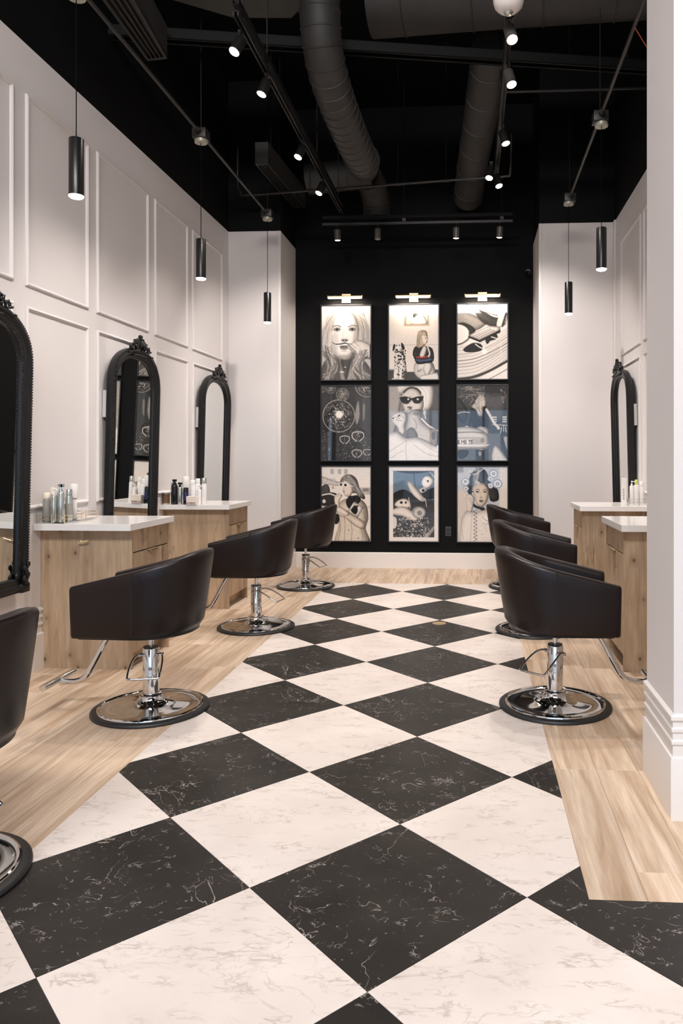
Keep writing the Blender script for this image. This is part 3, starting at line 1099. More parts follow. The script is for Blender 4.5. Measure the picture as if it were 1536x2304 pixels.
# right far worktop
G3_ = 'products on the farther right worktop'
rail_tray('low wire basket holding white bottles on the farther right worktop', (1.705, 4.755, ZC), 0.17, 0.15, 0, 'white_plastic', 'silver', 'basket', 0.055, 'wire_basket')
t = thing('white_tube', 'white carton with dark upright lettering, left of the wire basket', 'box', (1.585, 4.73, ZC), 0, G3_)
m = MB(); m.box(-0.021, 0.021, -0.018, 0.018, 0, 0.235, 0, 0.003); m.build('carton_body', 'white_plastic', t, smooth=0)
m = MB()
for i in range(7): m.box(-0.012, 0.0, -0.0195, -0.0183, 0.05 + i * 0.014, 0.058 + i * 0.014 - (i % 2) * 0.002)
m.build('lettering', 'greyglass', t, smooth=0)
bottle('white_bottle', 'tapered white bottle at the left of the wire basket', (1.655, 4.745, TZ), 0.019, 0.205, 'white_plastic', 'white_plastic', 'pump', G3_, 0.4)
bottle('white_bottle', 'square shouldered white bottle with a lime cap in the wire basket', (1.695, 4.75, TZ), 0.022, 0.215, 'white_plastic', 'green', 'cap', G3_, 0.6)
bottle('white_bottle', 'white bottle right of the lime capped one in the wire basket', (1.742, 4.75, TZ), 0.021, 0.20, 'white_plastic', 'white_plastic', 'cap', G3_, 0.9)


# ------------------------------------------------------------------ the nine prints (flat pictures drawn as colours on a fine grid)
PWD, PHT = 0.598, 0.902
GW, GH, SSF = 130, 196, 3
CW, CH_ = GW * SSF, GH * SSF


class Canvas:
    """x 0..1, y 0..1.5 downwards, sRGB 0..255"""

    def __init__(self, col, seed=1):
        self.a = np.empty((CH_, CW, 3)); self.a[:] = col
        self.rg = np.random.RandomState(seed)
        self.Y, self.X = np.mgrid[0:CH_, 0:CW]
        self.X = (self.X + .5) / CW; self.Y = (self.Y + .5) / CH_ * 1.5

    @staticmethod
    def c(col):
        return np.array((col, col * .965, col * .93) if isinstance(col, (int, float)) else col, float)

    def put(self, mask, col, al=1.0, soft=0):
        if soft:
            mask = self.blur(mask.astype(float), soft)
        mm = (mask * al)[..., None]
        self.a = self.a * (1 - mm) + self.c(col) * mm

    @staticmethod
    def blur(m, k):
        for ax in (0, 1):
            for _ in range(2):
                p = np.pad(m, [(k, k) if i == ax else (0, 0) for i in range(m.ndim)], mode='edge')
                cs = np.cumsum(p, axis=ax)
                z = np.zeros_like(np.take(cs, [0], axis=ax))
                cs = np.concatenate([z, cs], axis=ax)
                n = 2 * k + 1
                m = (np.take(cs, range(n, cs.shape[ax]), axis=ax) - np.take(cs, range(0, cs.shape[ax] - n), axis=ax)) / n
        return m

    def poly(self, pts, col, al=1.0, soft=0, smooth=True, sh=0.75):
        if smooth: pts = [tuple(p.xy) for p in spline([(x, y, 0) for x, y in pts], 6, True)]
        P = np.array(pts)
        x0, x1 = max(0, int(P[:, 0].min() * CW) - 1), min(CW, int(P[:, 0].max() * CW) + 2)
        y0, y1 = max(0, int(P[:, 1].min() / 1.5 * CH_) - 1), min(CH_, int(P[:, 1].max() / 1.5 * CH_) + 2)
        mk = np.zeros((CH_, CW), bool)
        if x1 <= x0 or y1 <= y0: return
        X, Y = self.X[y0:y1, x0:x1], self.Y[y0:y1, x0:x1]
        ins = np.zeros(X.shape, bool)
        for (ax, ay), (bx_, by) in zip(P, np.roll(P, -1, 0)):
            if ay == by: continue
            cnd = (ay > Y) != (by > Y)
            ins ^= cnd & (X < (bx_ - ax) * (Y - ay) / (by - ay) + ax)
        mk[y0:y1, x0:x1] = ins
        self.put(mk, col, al, soft)
        if sh and (x1 - x0) > 24 and (y1 - y0) > 24:      # soft modelling towards the edge of the form
            k = max(4, int(min(x1 - x0, y1 - y0) * 0.11))
            X0, X1, Y0, Y1 = max(0, x0 - 3 * k), min(CW, x1 + 3 * k), max(0, y0 - 3 * k), min(CH_, y1 + 3 * k)
            mf = mk[Y0:Y1, X0:X1].astype(float)
            bl = self.blur(mf, k)
            bl = np.roll(bl, -k // 2, 1)
            d = mf * np.clip(1 - bl, 0, 1) * sh * al
            self.a[Y0:Y1, X0:X1] *= (1 - d)[..., None]

    def ell(self, cx, cy, rx, ry, col, al=1.0, rot=0.0, soft=0):
        dx, dy = self.X - cx, self.Y - cy
        c, s_ = math.cos(rot), math.sin(rot)
        u, v = dx * c + dy * s_, -dx * s_ + dy * c
        self.put((u / rx) ** 2 + (v / ry) ** 2 < 1, col, al, soft)

    def line(self, pts, w, col, al=1.0, smooth=True, taper=False, soft=0):
        if smooth and len(pts) > 2: pts = [tuple(p.xy) for p in spline([(x, y, 0) for x, y in pts], 6)]
        d = np.zeros((CH_, CW), bool)
        n = len(pts) - 1
        for i in range(n):
            (ax, ay), (bx_, by) = pts[i], pts[i + 1]
            ww = w * (1 - .75 * abs(2 * (i + .5) / n - 1)) if taper else w
            x0, x1 = max(0, int((min(ax, bx_) - ww) * CW) - 1), min(CW, int((max(ax, bx_) + ww) * CW) + 2)
            y0, y1 = max(0, int((min(ay, by) - ww) / 1.5 * CH_) - 1), min(CH_, int((max(ay, by) + ww) / 1.5 * CH_) + 2)
            if x1 <= x0 or y1 <= y0: continue
            X, Y = self.X[y0:y1, x0:x1] - ax, self.Y[y0:y1, x0:x1] - ay
            ux, uy = bx_ - ax, by - ay
            t_ = np.clip((X * ux + Y * uy) / (ux * ux + uy * uy + 1e-12), 0, 1)
            d[y0:y1, x0:x1] |= (X - t_ * ux) ** 2 + (Y - t_ * uy) ** 2 < (ww / 2) ** 2
        self.put(d, col, al, soft)

    def rect(self, x0, y0, x1, y1, col, al=1.0, soft=0):
        self.put((self.X > x0) & (self.X < x1) & (self.Y > y0) & (self.Y < y1), col, al, soft)

    def strands(self, p0, p1, p2, spread, n, lo, hi, w=0.006, al=0.55):
        for _ in range(n):
            j = lambda p: (p[0] + self.rg.uniform(-spread, spread), p[1] + self.rg.uniform(-spread, spread))
            self.line([j(p0), j(p1), j(p2)], w * self.rg.uniform(.5, 1.4), float(self.rg.uniform(lo, hi)), al)

    def mottle(self, amp, k=6):
        n = self.blur(self.rg.rand(CH_, CW) - .5, k)
        self.a = self.a + (n / (n.std() + 1e-9) * amp)[..., None]

    def eye(self, cx, cy, w, dark=30, wht=200):
        self.ell(cx, cy, w, w * .52, dark, .55, soft=2)
        self.ell(cx, cy + w * .05, w * .85, w * .34, wht, .8)
        self.ell(cx, cy, w * .36, w * .36, dark)
        self.line([(cx - w, cy + w * .1), (cx, cy - w * .46), (cx + w, cy + w * .05)], w * .26, dark)

    def glyphs(self, txt, x, y, sc, col):
        for ch in txt:
            g = GL[ch]
            for r_, row in enumerate(g):
                for c_, v in enumerate(row):
                    if v == '1': self.rect(x + c_ * sc, y + r_ * sc * 1.35, x + (c_ + 1) * sc, y + (r_ + 1) * sc * 1.35, col)
            x += (len(g[0]) + 1) * sc


def art_portrait():
    c = Canvas((214, 203, 190), 1)
    c.ell(.5, .1, .6, .5, 238, .7, soft=12)
    c.poly([(.02, 1.5), (-.02, .9), (.05, .45), (.16, .16), (.36, .03), (.6, .02), (.82, .12), (.94, .4), (1.0, .8), (1.0, 1.5)], 176)
    c.poly([(.1, .3), (.3, .06), (.7, .05), (.92, .3), (.98, .8), (.5, .9), (.02, .8)], 205, .6, soft=14, sh=0)
    c.strands((.3, .08), (.08, .6), (.1, 1.4), .09, 130, 110, 240, .007, .6)
    c.strands((.7, .08), (.9, .5), (.9, 1.3), .09, 130, 110, 240, .007, .6)
    c.strands((.5, .04), (.25, .3), (.16, 1.0), .04, 24, 150, 240)
    c.poly([(.0, 1.5), (.05, 1.15), (.22, .98), (.36, 1.05), (.62, 1.02), (.85, 1.1), (1, 1.3), (1, 1.5)], 70, .8, soft=5)
    c.poly([(.40, 1.5), (.38, 1.2), (.36, 1.0), (.66, .98), (.62, 1.25), (.66, 1.5)], 150, 1, soft=2)
    c.poly([(.42, 1.25), (.40, 1.05), (.62, 1.02), (.58, 1.2), (.5, 1.5)], 60, .8, soft=6)
    c.poly([(.22, .34), (.30, .16), (.46, .10), (.64, .16), (.74, .36), (.76, .6), (.70, .86), (.58, 1.04), (.47, 1.09), (.34, 1.02), (.24, .84), (.19, .58)], (238, 229, 221))
    c.ell(.28, .72, .07, .2, 178, .5, soft=8); c.ell(.70, .68, .06, .2, 170, .6, soft=8)
    c.ell(.46, 1.04, .16, .05, 150, .6, soft=6)
    c.line([(.44, .10), (.34, .16), (.25, .30), (.21, .5)], .03, 120, .5, soft=4)
    c.line([(.50, .09), (.64, .15), (.74, .32), (.77, .5)], .03, 120, .5, soft=4)
    for sx in (-1, 1):
        cx = .47 + sx * .155
        c.line([(cx - .078, .432), (cx - .02, .402), (cx + .05, .402), (cx + .085, .425)] if sx > 0 else [(cx - .085, .425), (cx - .04, .402), (cx + .03, .404), (cx + .075, .43)], .017, 92, .9, soft=1)
        c.ell(cx, .47, .085, .05, 120, .55, soft=5)
        c.eye(cx, .487, .058, 40, 190)
    c.line([(.455, .46), (.44, .58), (.43, .66)], .02, 196, .6, soft=3)
    c.ell(.47, .70, .075, .032, 110, .8, soft=4)
    c.ell(.435, .702, .02, .012, 30, .9); c.ell(.505, .702, .02, .012, 30, .9)
    c.line([(.22, .735), (.28, .775), (.40, .772), (.47, .755), (.56, .775), (.68, .75)], .028, 40, .95, taper=True)
    c.line([(.25, .735), (.33, .755), (.44, .748)], .014, 214, .8)
    c.ell(.46, .825, .095, .022, 96, .95); c.ell(.46, .862, .08, .03, 130, .95, soft=1)
    c.line([(.37, .842), (.46, .838), (.55, .842)], .008, 50)
    c.ell(.46, .915, .06, .016, 165, .6, soft=3)
    c.poly([(.56, .80), (.66, .72), (.80, .70), (1.02, .82), (1.02, 1.06), (.84, 1.02), (.72, .98), (.62, .90), (.54, .86)], (224, 214, 205))
    c.poly([(.54, .79), (.60, .83), (.70, .93), (.66, .97), (.58, .90), (.52, .84)], 190, 1, soft=1)
    for q in ((.60, .78, .70, .86), (.66, .73, .76, .82), (.58, .87, .68, .97)):
        c.line([(q[0], q[1]), (q[2], q[3])], .008, 90, .8)
    c.line([(.62, .96), (.76, 1.01), (1.0, 1.08)], .03, 70, .6, soft=4)
    c.strands((.12, .9), (.22, 1.2), (.12, 1.5), .11, 90, 50, 235, .010, .6)
    c.strands((.86, .98), (.72, 1.2), (.90, 1.5), .10, 90, 50, 235, .010, .6)
    c.strands((.78, 1.05), (.60, 1.3), (.70, 1.5), .05, 14, 120, 230, .007, .6)
    c.ell(.48, 1.24, .02, .008, 235)
    return c


def art_dog():
    c = Canvas((233, 219, 208), 2)
    c.rect(0, .80, 1, .812, 175, .8)
    c.rect(0, 1.30, 1, 1.5, 78); c.rect(.36, 1.30, .58, 1.345, 228); c.rect(0, 1.285, .3, 1.31, 150)
    c.rect(.30, .0, .82, .43, (196, 172, 150)); c.rect(.325, .02, .795, .405, 150); c.rect(.345, .035, .775, .39, (222, 203, 186))
    c.poly([(.46, .39), (.44, .28), (.52, .22), (.66, .20), (.74, .28), (.76, .39)], (232, 218, 206))
    c.ell(.575, .13, .065, .085, 90); c.ell(.60, .15, .042, .062, 205); c.poly([(.55, .20), (.50, .26), (.48, .16), (.53, .08)], 80)
    c.line([(.60, .18), (.66, .22), (.70, .32)], .035, 215)
    # dog
    c.poly([(.10, 1.32), (.11, 1.10), (.13, .92), (.18, .86), (.26, .88), (.31, 1.0), (.34, 1.15), (.35, 1.30), (.30, 1.42), (.28, 1.48), (.20, 1.5), (.10, 1.46)], (226, 216, 208))
    c.ell(.19, .82, .085, .075, (226, 216, 208)); c.ell(.165, .875, .045, .05, 232)
    c.poly([(.11, .78), (.085, .82), (.075, .92), (.11, .90), (.13, .82)], 34); c.poly([(.25, .76), (.29, .79), (.32, .88), (.28, .90), (.25, .84)], 34)
    c.ell(.155, .90, .025, .018, 20); c.ell(.155, .815, .012, .014, 20); c.ell(.215, .81, .012, .014, 20)
    r = c.rg
    for _ in range(80):
        x, y = r.uniform(.11, .34), r.uniform(.92, 1.44)
        if abs(x - .225) < .125 - .0 * y: c.ell(x, y, r.uniform(.007, .02), r.uniform(.007, .02), 30, rot=r.uniform(0, 3))
    for lx in (.14, .25): c.line([(lx, 1.3), (lx - .02, 1.47)], .035, 228)
    c.line([(.195, 1.25), (.195, 1.47)], .012, 50, .8)
    c.line([(.07, 1.48), (.14, 1.485)], .02, 226); c.line([(.22, 1.49), (.30, 1.485)], .02, 226)
    # woman
    c.poly([(.56, 1.15), (.50, 1.25), (.52, 1.38), (.62, 1.48), (.80, 1.5), (.93, 1.40), (.90, 1.2), (.80, 1.12)], 205)
    c.poly([(.60, 1.15), (.80, 1.12), (.88, 1.25), (.80, 1.42), (.74, 1.46), (.70, 1.3), (.58, 1.35)], 224)
    c.line([(.72, 1.2), (.70, 1.32), (.76, 1.46)], .012, 140, .8)
    c.poly([(.48, .98), (.52, .85), (.62, .83), (.80, .84), (.88, .90), (.91, 1.04), (.88, 1.15), (.74, 1.18), (.58, 1.19), (.52, 1.1)], 52)
    for _ in range(70): c.ell(r.uniform(.52, .89), r.uniform(.88, 1.15), .008, .006, float(r.choice([110, 150, 30])), .8)
    c.line([(.56, 1.05), (.66, 1.06), (.80, 1.03)], .026, (176, 60, 48)); c.line([(.56, 1.11), (.70, 1.12), (.84, 1.10)], .03, (78, 98, 130))
    c.poly([(.62, 1.03), (.66, .9), (.72, .82), (.76, .88), (.72, 1.02), (.68, 1.05)], 222); c.line([(.78, .85), (.82, .98), (.80, 1.04)], .03, 215)
    c.poly([(.57, .62), (.60, .54), (.68, .51), (.76, .54), (.78, .64), (.77, .74), (.70, .84), (.62, .86), (.56, .84), (.56, .72)], (196, 170, 140))
    c.poly([(.67, .62), (.74, .61), (.785, .66), (.78, .72), (.765, .77), (.72, .80), (.68, .76)], (226, 210, 196))
    c.strands((.68, .54), (.61, .66), (.60, .84), .028, 50, 100, 225, .005, .6)
    c.ell(.745, .675, .012, .008, 60); c.ell(.765, .75, .013, .007, 90); c.line([(.72, .655), (.76, .65)], .006, 90)
    c.poly([(.64, 1.42), (.98, 1.36), (1.02, 1.5), (.64, 1.5)], 225, smooth=False); c.line([(.64, 1.43), (.98, 1.37)], .008, 150)
    return c


def art_turntable():
    c = Canvas((232, 222, 214), 3)
    c.poly([(-.1, .16), (.2, .17), (.5, .30), (.62, .36), (.4, .52), (.2, .50), (-.1, .40)], 150, 1, soft=8)
    c.poly([(-.1, .44), (.10, .37), (.28, .44), (.36, .54), (.22, .62), (.05, .62), (-.1, .55)], 60, 1, soft=6)
    c.poly([(.30, .08), (.50, .14), (.72, .26), (.92, .30), (.95, .42), (.75, .46), (.55, .40), (.42, .28)], 64, .95, soft=5)
    c.poly([(.28, -.02), (.6, -.04), (.94, .0), (.86, .22), (.6, .16), (.42, .06)], 246, 1, soft=3)
    c.line([(.18, .0), (.36, .12), (.60, .18), (.80, .24)], .018, 60, .9, soft=2)
    c.poly([(.78, .44), (.84, .2), (.95, -.02), (1.05, .05), (1.0, .3), (.9, .46)], 215, 1, soft=2)
    c.line([(.90, .44), (.96, .24), (1.0, .1)], .04, 50, .9, soft=2)
    c.ell(-.02, .60, .26, .20, 236, 1, soft=2)
    c.line([(.24, .56), (.23, .68), (.10, .78), (-.05, .82)], .03, 70, .9, soft=2)
    for i in range(34):
        a = i / 34
        y = .80 + a * .75
        c.line([(-.05, y + .03), (.35, y - .02), (.7, y - .16 - a * .05), (1.05, y - .38 - a * .1)], .006 + .004 * (i % 3), 210 - 40 * ((i * 7) % 3) - (20 if i > 6 else 0), .45)
    for y, w_, col in ((1.10, .012, 60), (1.17, .008, 80), (1.46, .05, 40), (1.22, .006, 110), (.98, .006, 110), (1.62, .012, 60)):
        c.line([(-.05, y + .04), (.3, y), (.65, y - .13), (1.05, y - .35)], w_, col, .85, soft=1)
    c.poly([(.22, .63), (.62, .44), (.84, .46), (.86, .52), (.44, .72)], (222, 212, 204), smooth=False)
    c.poly([(.22, .63), (.44, .72), (.44, .76), (.22, .67)], 40, smooth=False); c.poly([(.44, .72), (.86, .52), (.86, .57), (.44, .77)], 52, smooth=False)
    for i in range(9):
        for j in range(5):
            u, v = i / 9, j / 5
            c.ell(.31 + u * .37 + v * .12, .645 - u * .165 + v * .055, .011, .008, 84, rot=-.5)
    c.poly([(.58, .66), (.74, .60), (.80, .64), (.78, .70), (.66, .74), (.60, .80), (.56, .74)], 44, soft=1); c.line([(.68, .66), (.78, .69)], .02, 215)
    c.poly([(.12, .90), (.30, .78), (.46, .80), (.50, .88), (.44, .94), (.20, .96)], 38, soft=2); c.line([(.36, .80), (.44, .86), (.54, .90)], .02, 226)
    c.ell(.54, .95, .05, .05, 252, .9, soft=6)
    c.line([(.86, .8), (.87, 1.0)], .01, 245, .8, soft=2)
    return c


def ball_art(c, cx, cy, r, lo, hi, n=15):
    dx, dy = (c.X - cx) / r, (c.Y - cy) / r
    rr = dx * dx + dy * dy
    ins = rr < 1
    z = np.sqrt(np.clip(1 - rr, 0, 1))
    lat = np.arcsin(np.clip(dy, -1, 1)); lon = np.arctan2(dx, z)
    gi, gj = np.floor(lat * n / PI * 2), np.floor(lon * n / PI * 2)
    hsh = np.abs(np.sin(gi * 12.9 + gj * 78.2) * 43758.5) % 1
    bright = lo + (hi - lo) * (hsh ** 2.2) * (.35 + .65 * np.clip(1.2 - rr, 0, 1)) + 60 * np.exp(-((dx + .05) ** 2 + (dy + .05) ** 2) * 9)
    fx, fy = (lon * n / PI * 2) % 1, (lat * n / PI * 2) % 1
    gr = (fx < .14) | (fy < .14)
    bright = np.where(gr, lo * .6, bright)
    bright = np.where(rr > .93, hi * .8, bright)
    c.a = np.where(ins[..., None], np.clip(bright, 0, 250)[..., None] * np.array((1, .97, .94)), c.a)


def art_disco():
    c = Canvas((48, 50, 54), 4)
    c.rect(.82, .2, 1, 1.5, (74, 84, 94), .8, soft=8); c.rect(0, 1.0, .2, 1.5, (70, 78, 86), .7, soft=8)
    c.line([(.2, 0), (.2, .4)], .006, 150); c.line([(.78, .3), (.80, 1.3)], .005, 120, .6)
    ball_art(c, -.02, .02, .12, 60, 220, 9); ball_art(c, .19, .05, .10, 60, 225, 9)
    ball_art(c, .92, -.02, .24, 50, 230, 14)
    c.poly([(.72, .36), (.76, .3), (.78, .6), (.72, .78), (.68, .6)], 165, .8, soft=2); c.poly([(.84, .4), (.88, .36), (.88, .6), (.84, .7)], 140, .8, soft=2)
    ball_art(c, .35, .60, .33, 38, 225, 19)
    c.ell(.36, .57, .075, .075, 255, .95, soft=4)
    ball_art(c, .43, .17, .13, 70, 240, 10)
    ball_art(c, .74, .97, .165, 30, 130, 12)
    for cx, cy, r in ((.74, .99, .125), (.47, 1.06, .10), (.72, 1.34, .10), (.93, 1.32, .08), (.20, 1.27, .05)):
        for sg in (-1, 1):
            c.line([(cx + sg * .01, cy - r * .6), (cx + sg * r * .85, cy - r * .35), (cx + sg * r * .9, cy + r * .35), (cx + sg * r * .25, cy + r * .95)], r * .16, 222, .9, soft=1)
        c.line([(cx, cy - r * .6), (cx, cy + r)], r * .07, 170, .8)
    for _ in range(220):
        x, y = c.rg.uniform(0, 1), c.rg.uniform(.9, 1.5)
        c.ell(x, y, .006 * c.rg.uniform(.4, 1.6), .006 * c.rg.uniform(.4, 1.4), float(c.rg.uniform(110, 250)), .8)
    c.rect(.17, .93, .30, 1.5, 14, .8, soft=3)
    return c


def art_towel():
    c = Canvas((120, 120, 122), 5)
    c.poly([(0, 0), (.25, 0), (.22, .5), (.1, 1.0), (0, 1.1)], 170, .8, soft=12)
    c.rect(.75, 0, 1.1, 1.0, (86, 92, 98), .9, soft=10)
    c.poly([(.18, 0), (.5, -.05), (.86, -.02), (.90, .22), (.84, .45), (.72, .50), (.66, .40), (.62, .20), (.45, .06), (.32, .10), (.24, .2)], (236, 229, 222))
    for q in (((.6, .0), (.74, .15), (.74, .45)), ((.72, .0), (.84, .2), (.78, .45)), ((.22, .02), (.28, .1), (.26, .2))): c.line(q, .009, 180, .8, soft=1)
    c.poly([(.28, .16), (.40, .04), (.56, .06), (.66, .18), (.70, .34), (.68, .46), (.60, .54), (.46, .58), (.34, .52), (.28, .38)], (212, 202, 194))
    c.line([(.30, .13), (.42, .04), (.56, .06), (.64, .14)], .035, 40, .8, soft=2)
    c.poly([(.40, .52), (.64, .48), (.68, .70), (.86, .84), (.98, .98), (.94, 1.2), (.6, 1.16), (.40, 1.06), (.34, .9), (.38, .7)], (196, 188, 180))
    c.poly([(.36, .9), (.48, .84), (.58, 1.0), (.50, 1.12), (.38, 1.08)], 96, .7, soft=5); c.line([(.50, .66), (.56, .80), (.48, 1.0)], .02, 130, .7, soft=3)
    c.ell(.58, .56, .10, .04, 110, .7, soft=5)
    c.poly([(.22, .22), (.44, .22), (.45, .30), (.38, .36), (.28, .35), (.23, .30)], 28); c.poly([(.47, .23), (.68, .20), (.68, .30), (.62, .35), (.52, .35), (.47, .30)], 28)
    c.line([(.21, .215), (.34, .205), (.45, .24), (.56, .21), (.70, .195)], .016, 200); c.line([(.21, .215), (.23, .30), (.28, .35), (.38, .365), (.44, .30)], .009, 170); c.line([(.47, .30), (.52, .355), (.62, .355), (.68, .30)], .009, 170)
    c.ell(.39, .27, .018, .016, 245); c.ell(.58, .27, .02, .018, 245)
    c.ell(.42, .43, .055, .018, 110); c.ell(.42, .465, .048, .022, 128); c.ell(.42, .445, .024, .007, 40)
    c.line([(.14, .60), (.30, .54), (.40, .46)], .028, 200); c.line([(.16, .61), (.30, .56), (.40, .475)], .007, 70)
    c.poly([(.06, .62), (.10, .56), (.22, .52), (.34, .54), (.36, .68), (.32, .80), (.34, .94), (.22, 1.0), (.18, .84), (.08, .74)], (218, 209, 201))
    for q in (((.12, .62), (.22, .66)), ((.14, .68), (.26, .70)), ((.24, .56), (.30, .66)), ((.20, .56), (.24, .62))): c.line(q, .010, 110, .8)
    c.ell(.20, .60, .03, .016, 60, rot=-.5); c.ell(.09, .65, .02, .014, 60, rot=-.3)
    c.poly([(-.05, 1.02), (.20, .92), (.34, 1.05), (.60, 1.04), (.92, 1.18), (1.05, 1.24), (1.05, 1.55), (-.05, 1.55)], (232, 226, 220))
    for q in (((.0, 1.32), (.2, 1.2), (.36, 1.08)), ((.36, 1.08), (.34, 1.3), (.36, 1.5)), ((.5, 1.18), (.75, 1.36), (1.0, 1.42)), ((.05, 1.45), (.2, 1.34), (.3, 1.3)), ((.62, 1.1), (.8, 1.24), (1.0, 1.34))): c.line(q, .014, 176, .8, soft=2)
    c.line([(.66, .66), (.80, .80), (.98, .90)], .03, 238, .9); c.line([(.70, .46), (.72, .56), (.74, .66)], .018, 225); c.ell(.72, .54, .028, .05, 190)
    c.poly([(.84, .88), (.98, .90), (.97, 1.2), (.84, 1.14)], 150, .7, soft=2); c.ell(.90, 1.0, .04, .09, 90, .7, soft=2)
    return c


def art_car():
    c = Canvas((66, 70, 76), 6)
    for _ in range(90):
        x, y = c.rg.uniform(.05, .55), c.rg.uniform(-.02, .3)
        a = c.rg.uniform(-2.6, .3); L = c.rg.uniform(.08, .22)
        c.line([(x, y), (x + L * math.cos(a), y - L * math.sin(a) * .6)], .008, float(c.rg.uniform(60, 210)), .7)
    c.poly([(.02, .25), (.2, .5), (.14, .75), (-.02, .6)], 34, .8, soft=3)
    for k in range(6): c.line([(.02, .32 + k * .05), (.10, .42 + k * .05), (.16, .50 + k * .04)], .007, 150, .6)
    c.rect(.55, 0, 1, .16, 40, .85, soft=3); c.poly([(.55, .16), (.75, .2), (.93, .18), (.96, .55), (.84, .75), (.6, .6)], (84, 92, 100), .9, soft=3)
    for _ in range(40): c.ell(c.rg.uniform(.86, 1), c.rg.uniform(0, .4), .012, .012, float(c.rg.uniform(40, 180)), .7)
    c.line([(0, .56), (.12, .53), (.24, .54)], .012, 220)
    # woman
    c.poly([(.30, .45), (.42, .40), (.56, .42), (.62, .60), (.60, .86), (.36, .88), (.28, .70)], 34)
    c.line([(.30, .46), (.27, .62), (.24, .78), (.18, .82)], .05, 40); c.ell(.19, .82, .035, .016, 205)
    c.line([(.58, .48), (.66, .62), (.74, .76), (.82, .84)], .05, 205); c.ell(.82, .86, .03, .02, 210)
    c.poly([(.36, .34), (.40, .23), (.48, .19), (.56, .23), (.57, .34), (.52, .42), (.50, .60), (.44, .62), (.38, .50), (.28, .42)], (206, 188, 166))
    c.strands((.48, .22), (.40, .36), (.44, .56), .05, 60, 110, 240, .006, .7)
    c.poly([(.48, .30), (.55, .29), (.565, .36), (.54, .42), (.49, .41)], 196); c.ell(.535, .345, .010, .006, 50)
    c.poly([(.38, .86), (.60, .86), (.62, 1.15), (.54, 1.28), (.40, 1.26)], 200, .9)
    # car
    c.poly([(-.05, .84), (.2, .82), (.42, .86), (.50, .90), (.62, .98), (.64, 1.20), (.60, 1.27), (-.05, 1.28)], (206, 198, 190), smooth=False)
    c.line([(-.02, .94), (.3, .93), (.50, .95)], .02, 90, .8, soft=2); c.rect(.0, 1.03, .50, 1.17, (176, 168, 158)); c.ell(.50, 1.10, .045, .05, 150); c.line([(0, 1.20), (.52, 1.20), (.64, 1.18)], .016, 235); c.line([(0, 1.245), (.60, 1.25)], .016, 120)
    c.rect(.0, 1.075, .285, 1.165, (226, 220, 212)); c.glyphs('6 MD 75', .008, 1.088, .0118, 40)
    c.rect(.0, 1.28, .36, 1.5, (96, 108, 120), .9); c.poly([(.02, 1.30), (.22, 1.30), (.18, 1.42), (.04, 1.46)], 40, .9)
    # chairs and far things
    for bx_ in (.70, .90):
        for i in range(3):
            for j in range(3): c.rect(bx_ + i * .03, .62 + j * .045, bx_ + i * .03 + .02, .62 + j * .045 + .03, 226)
    c.line([(.70, .78), (1, .80)], .012, 215); c.line([(.88, .84), (.86, .98), (.90, 1.0), (.97, .98), (.96, .84)], .012, 220); c.line([(.92, .8), (.92, 1.0)], .01, 210)
    c.rect(.62, .96, .86, 1.5, (104, 124, 146), .7, soft=3)
    c.poly([(.70, 1.5), (.74, 1.2), (.84, 1.25), (.96, 1.42), (1.0, 1.5)], 208); c.poly([(.86, .96), (1.02, 1.0), (1.02, 1.48), (.94, 1.36)], 52, .9); c.poly([(.92, 1.05), (1.02, 1.05), (1.02, 1.35)], 190, .8)
    c.poly([(.38, 1.30), (.50, 1.30), (.52, 1.42), (.48, 1.5), (.40, 1.46)], 44); c.ell(.45, 1.36, .03, .05, 170, .8)
    return c


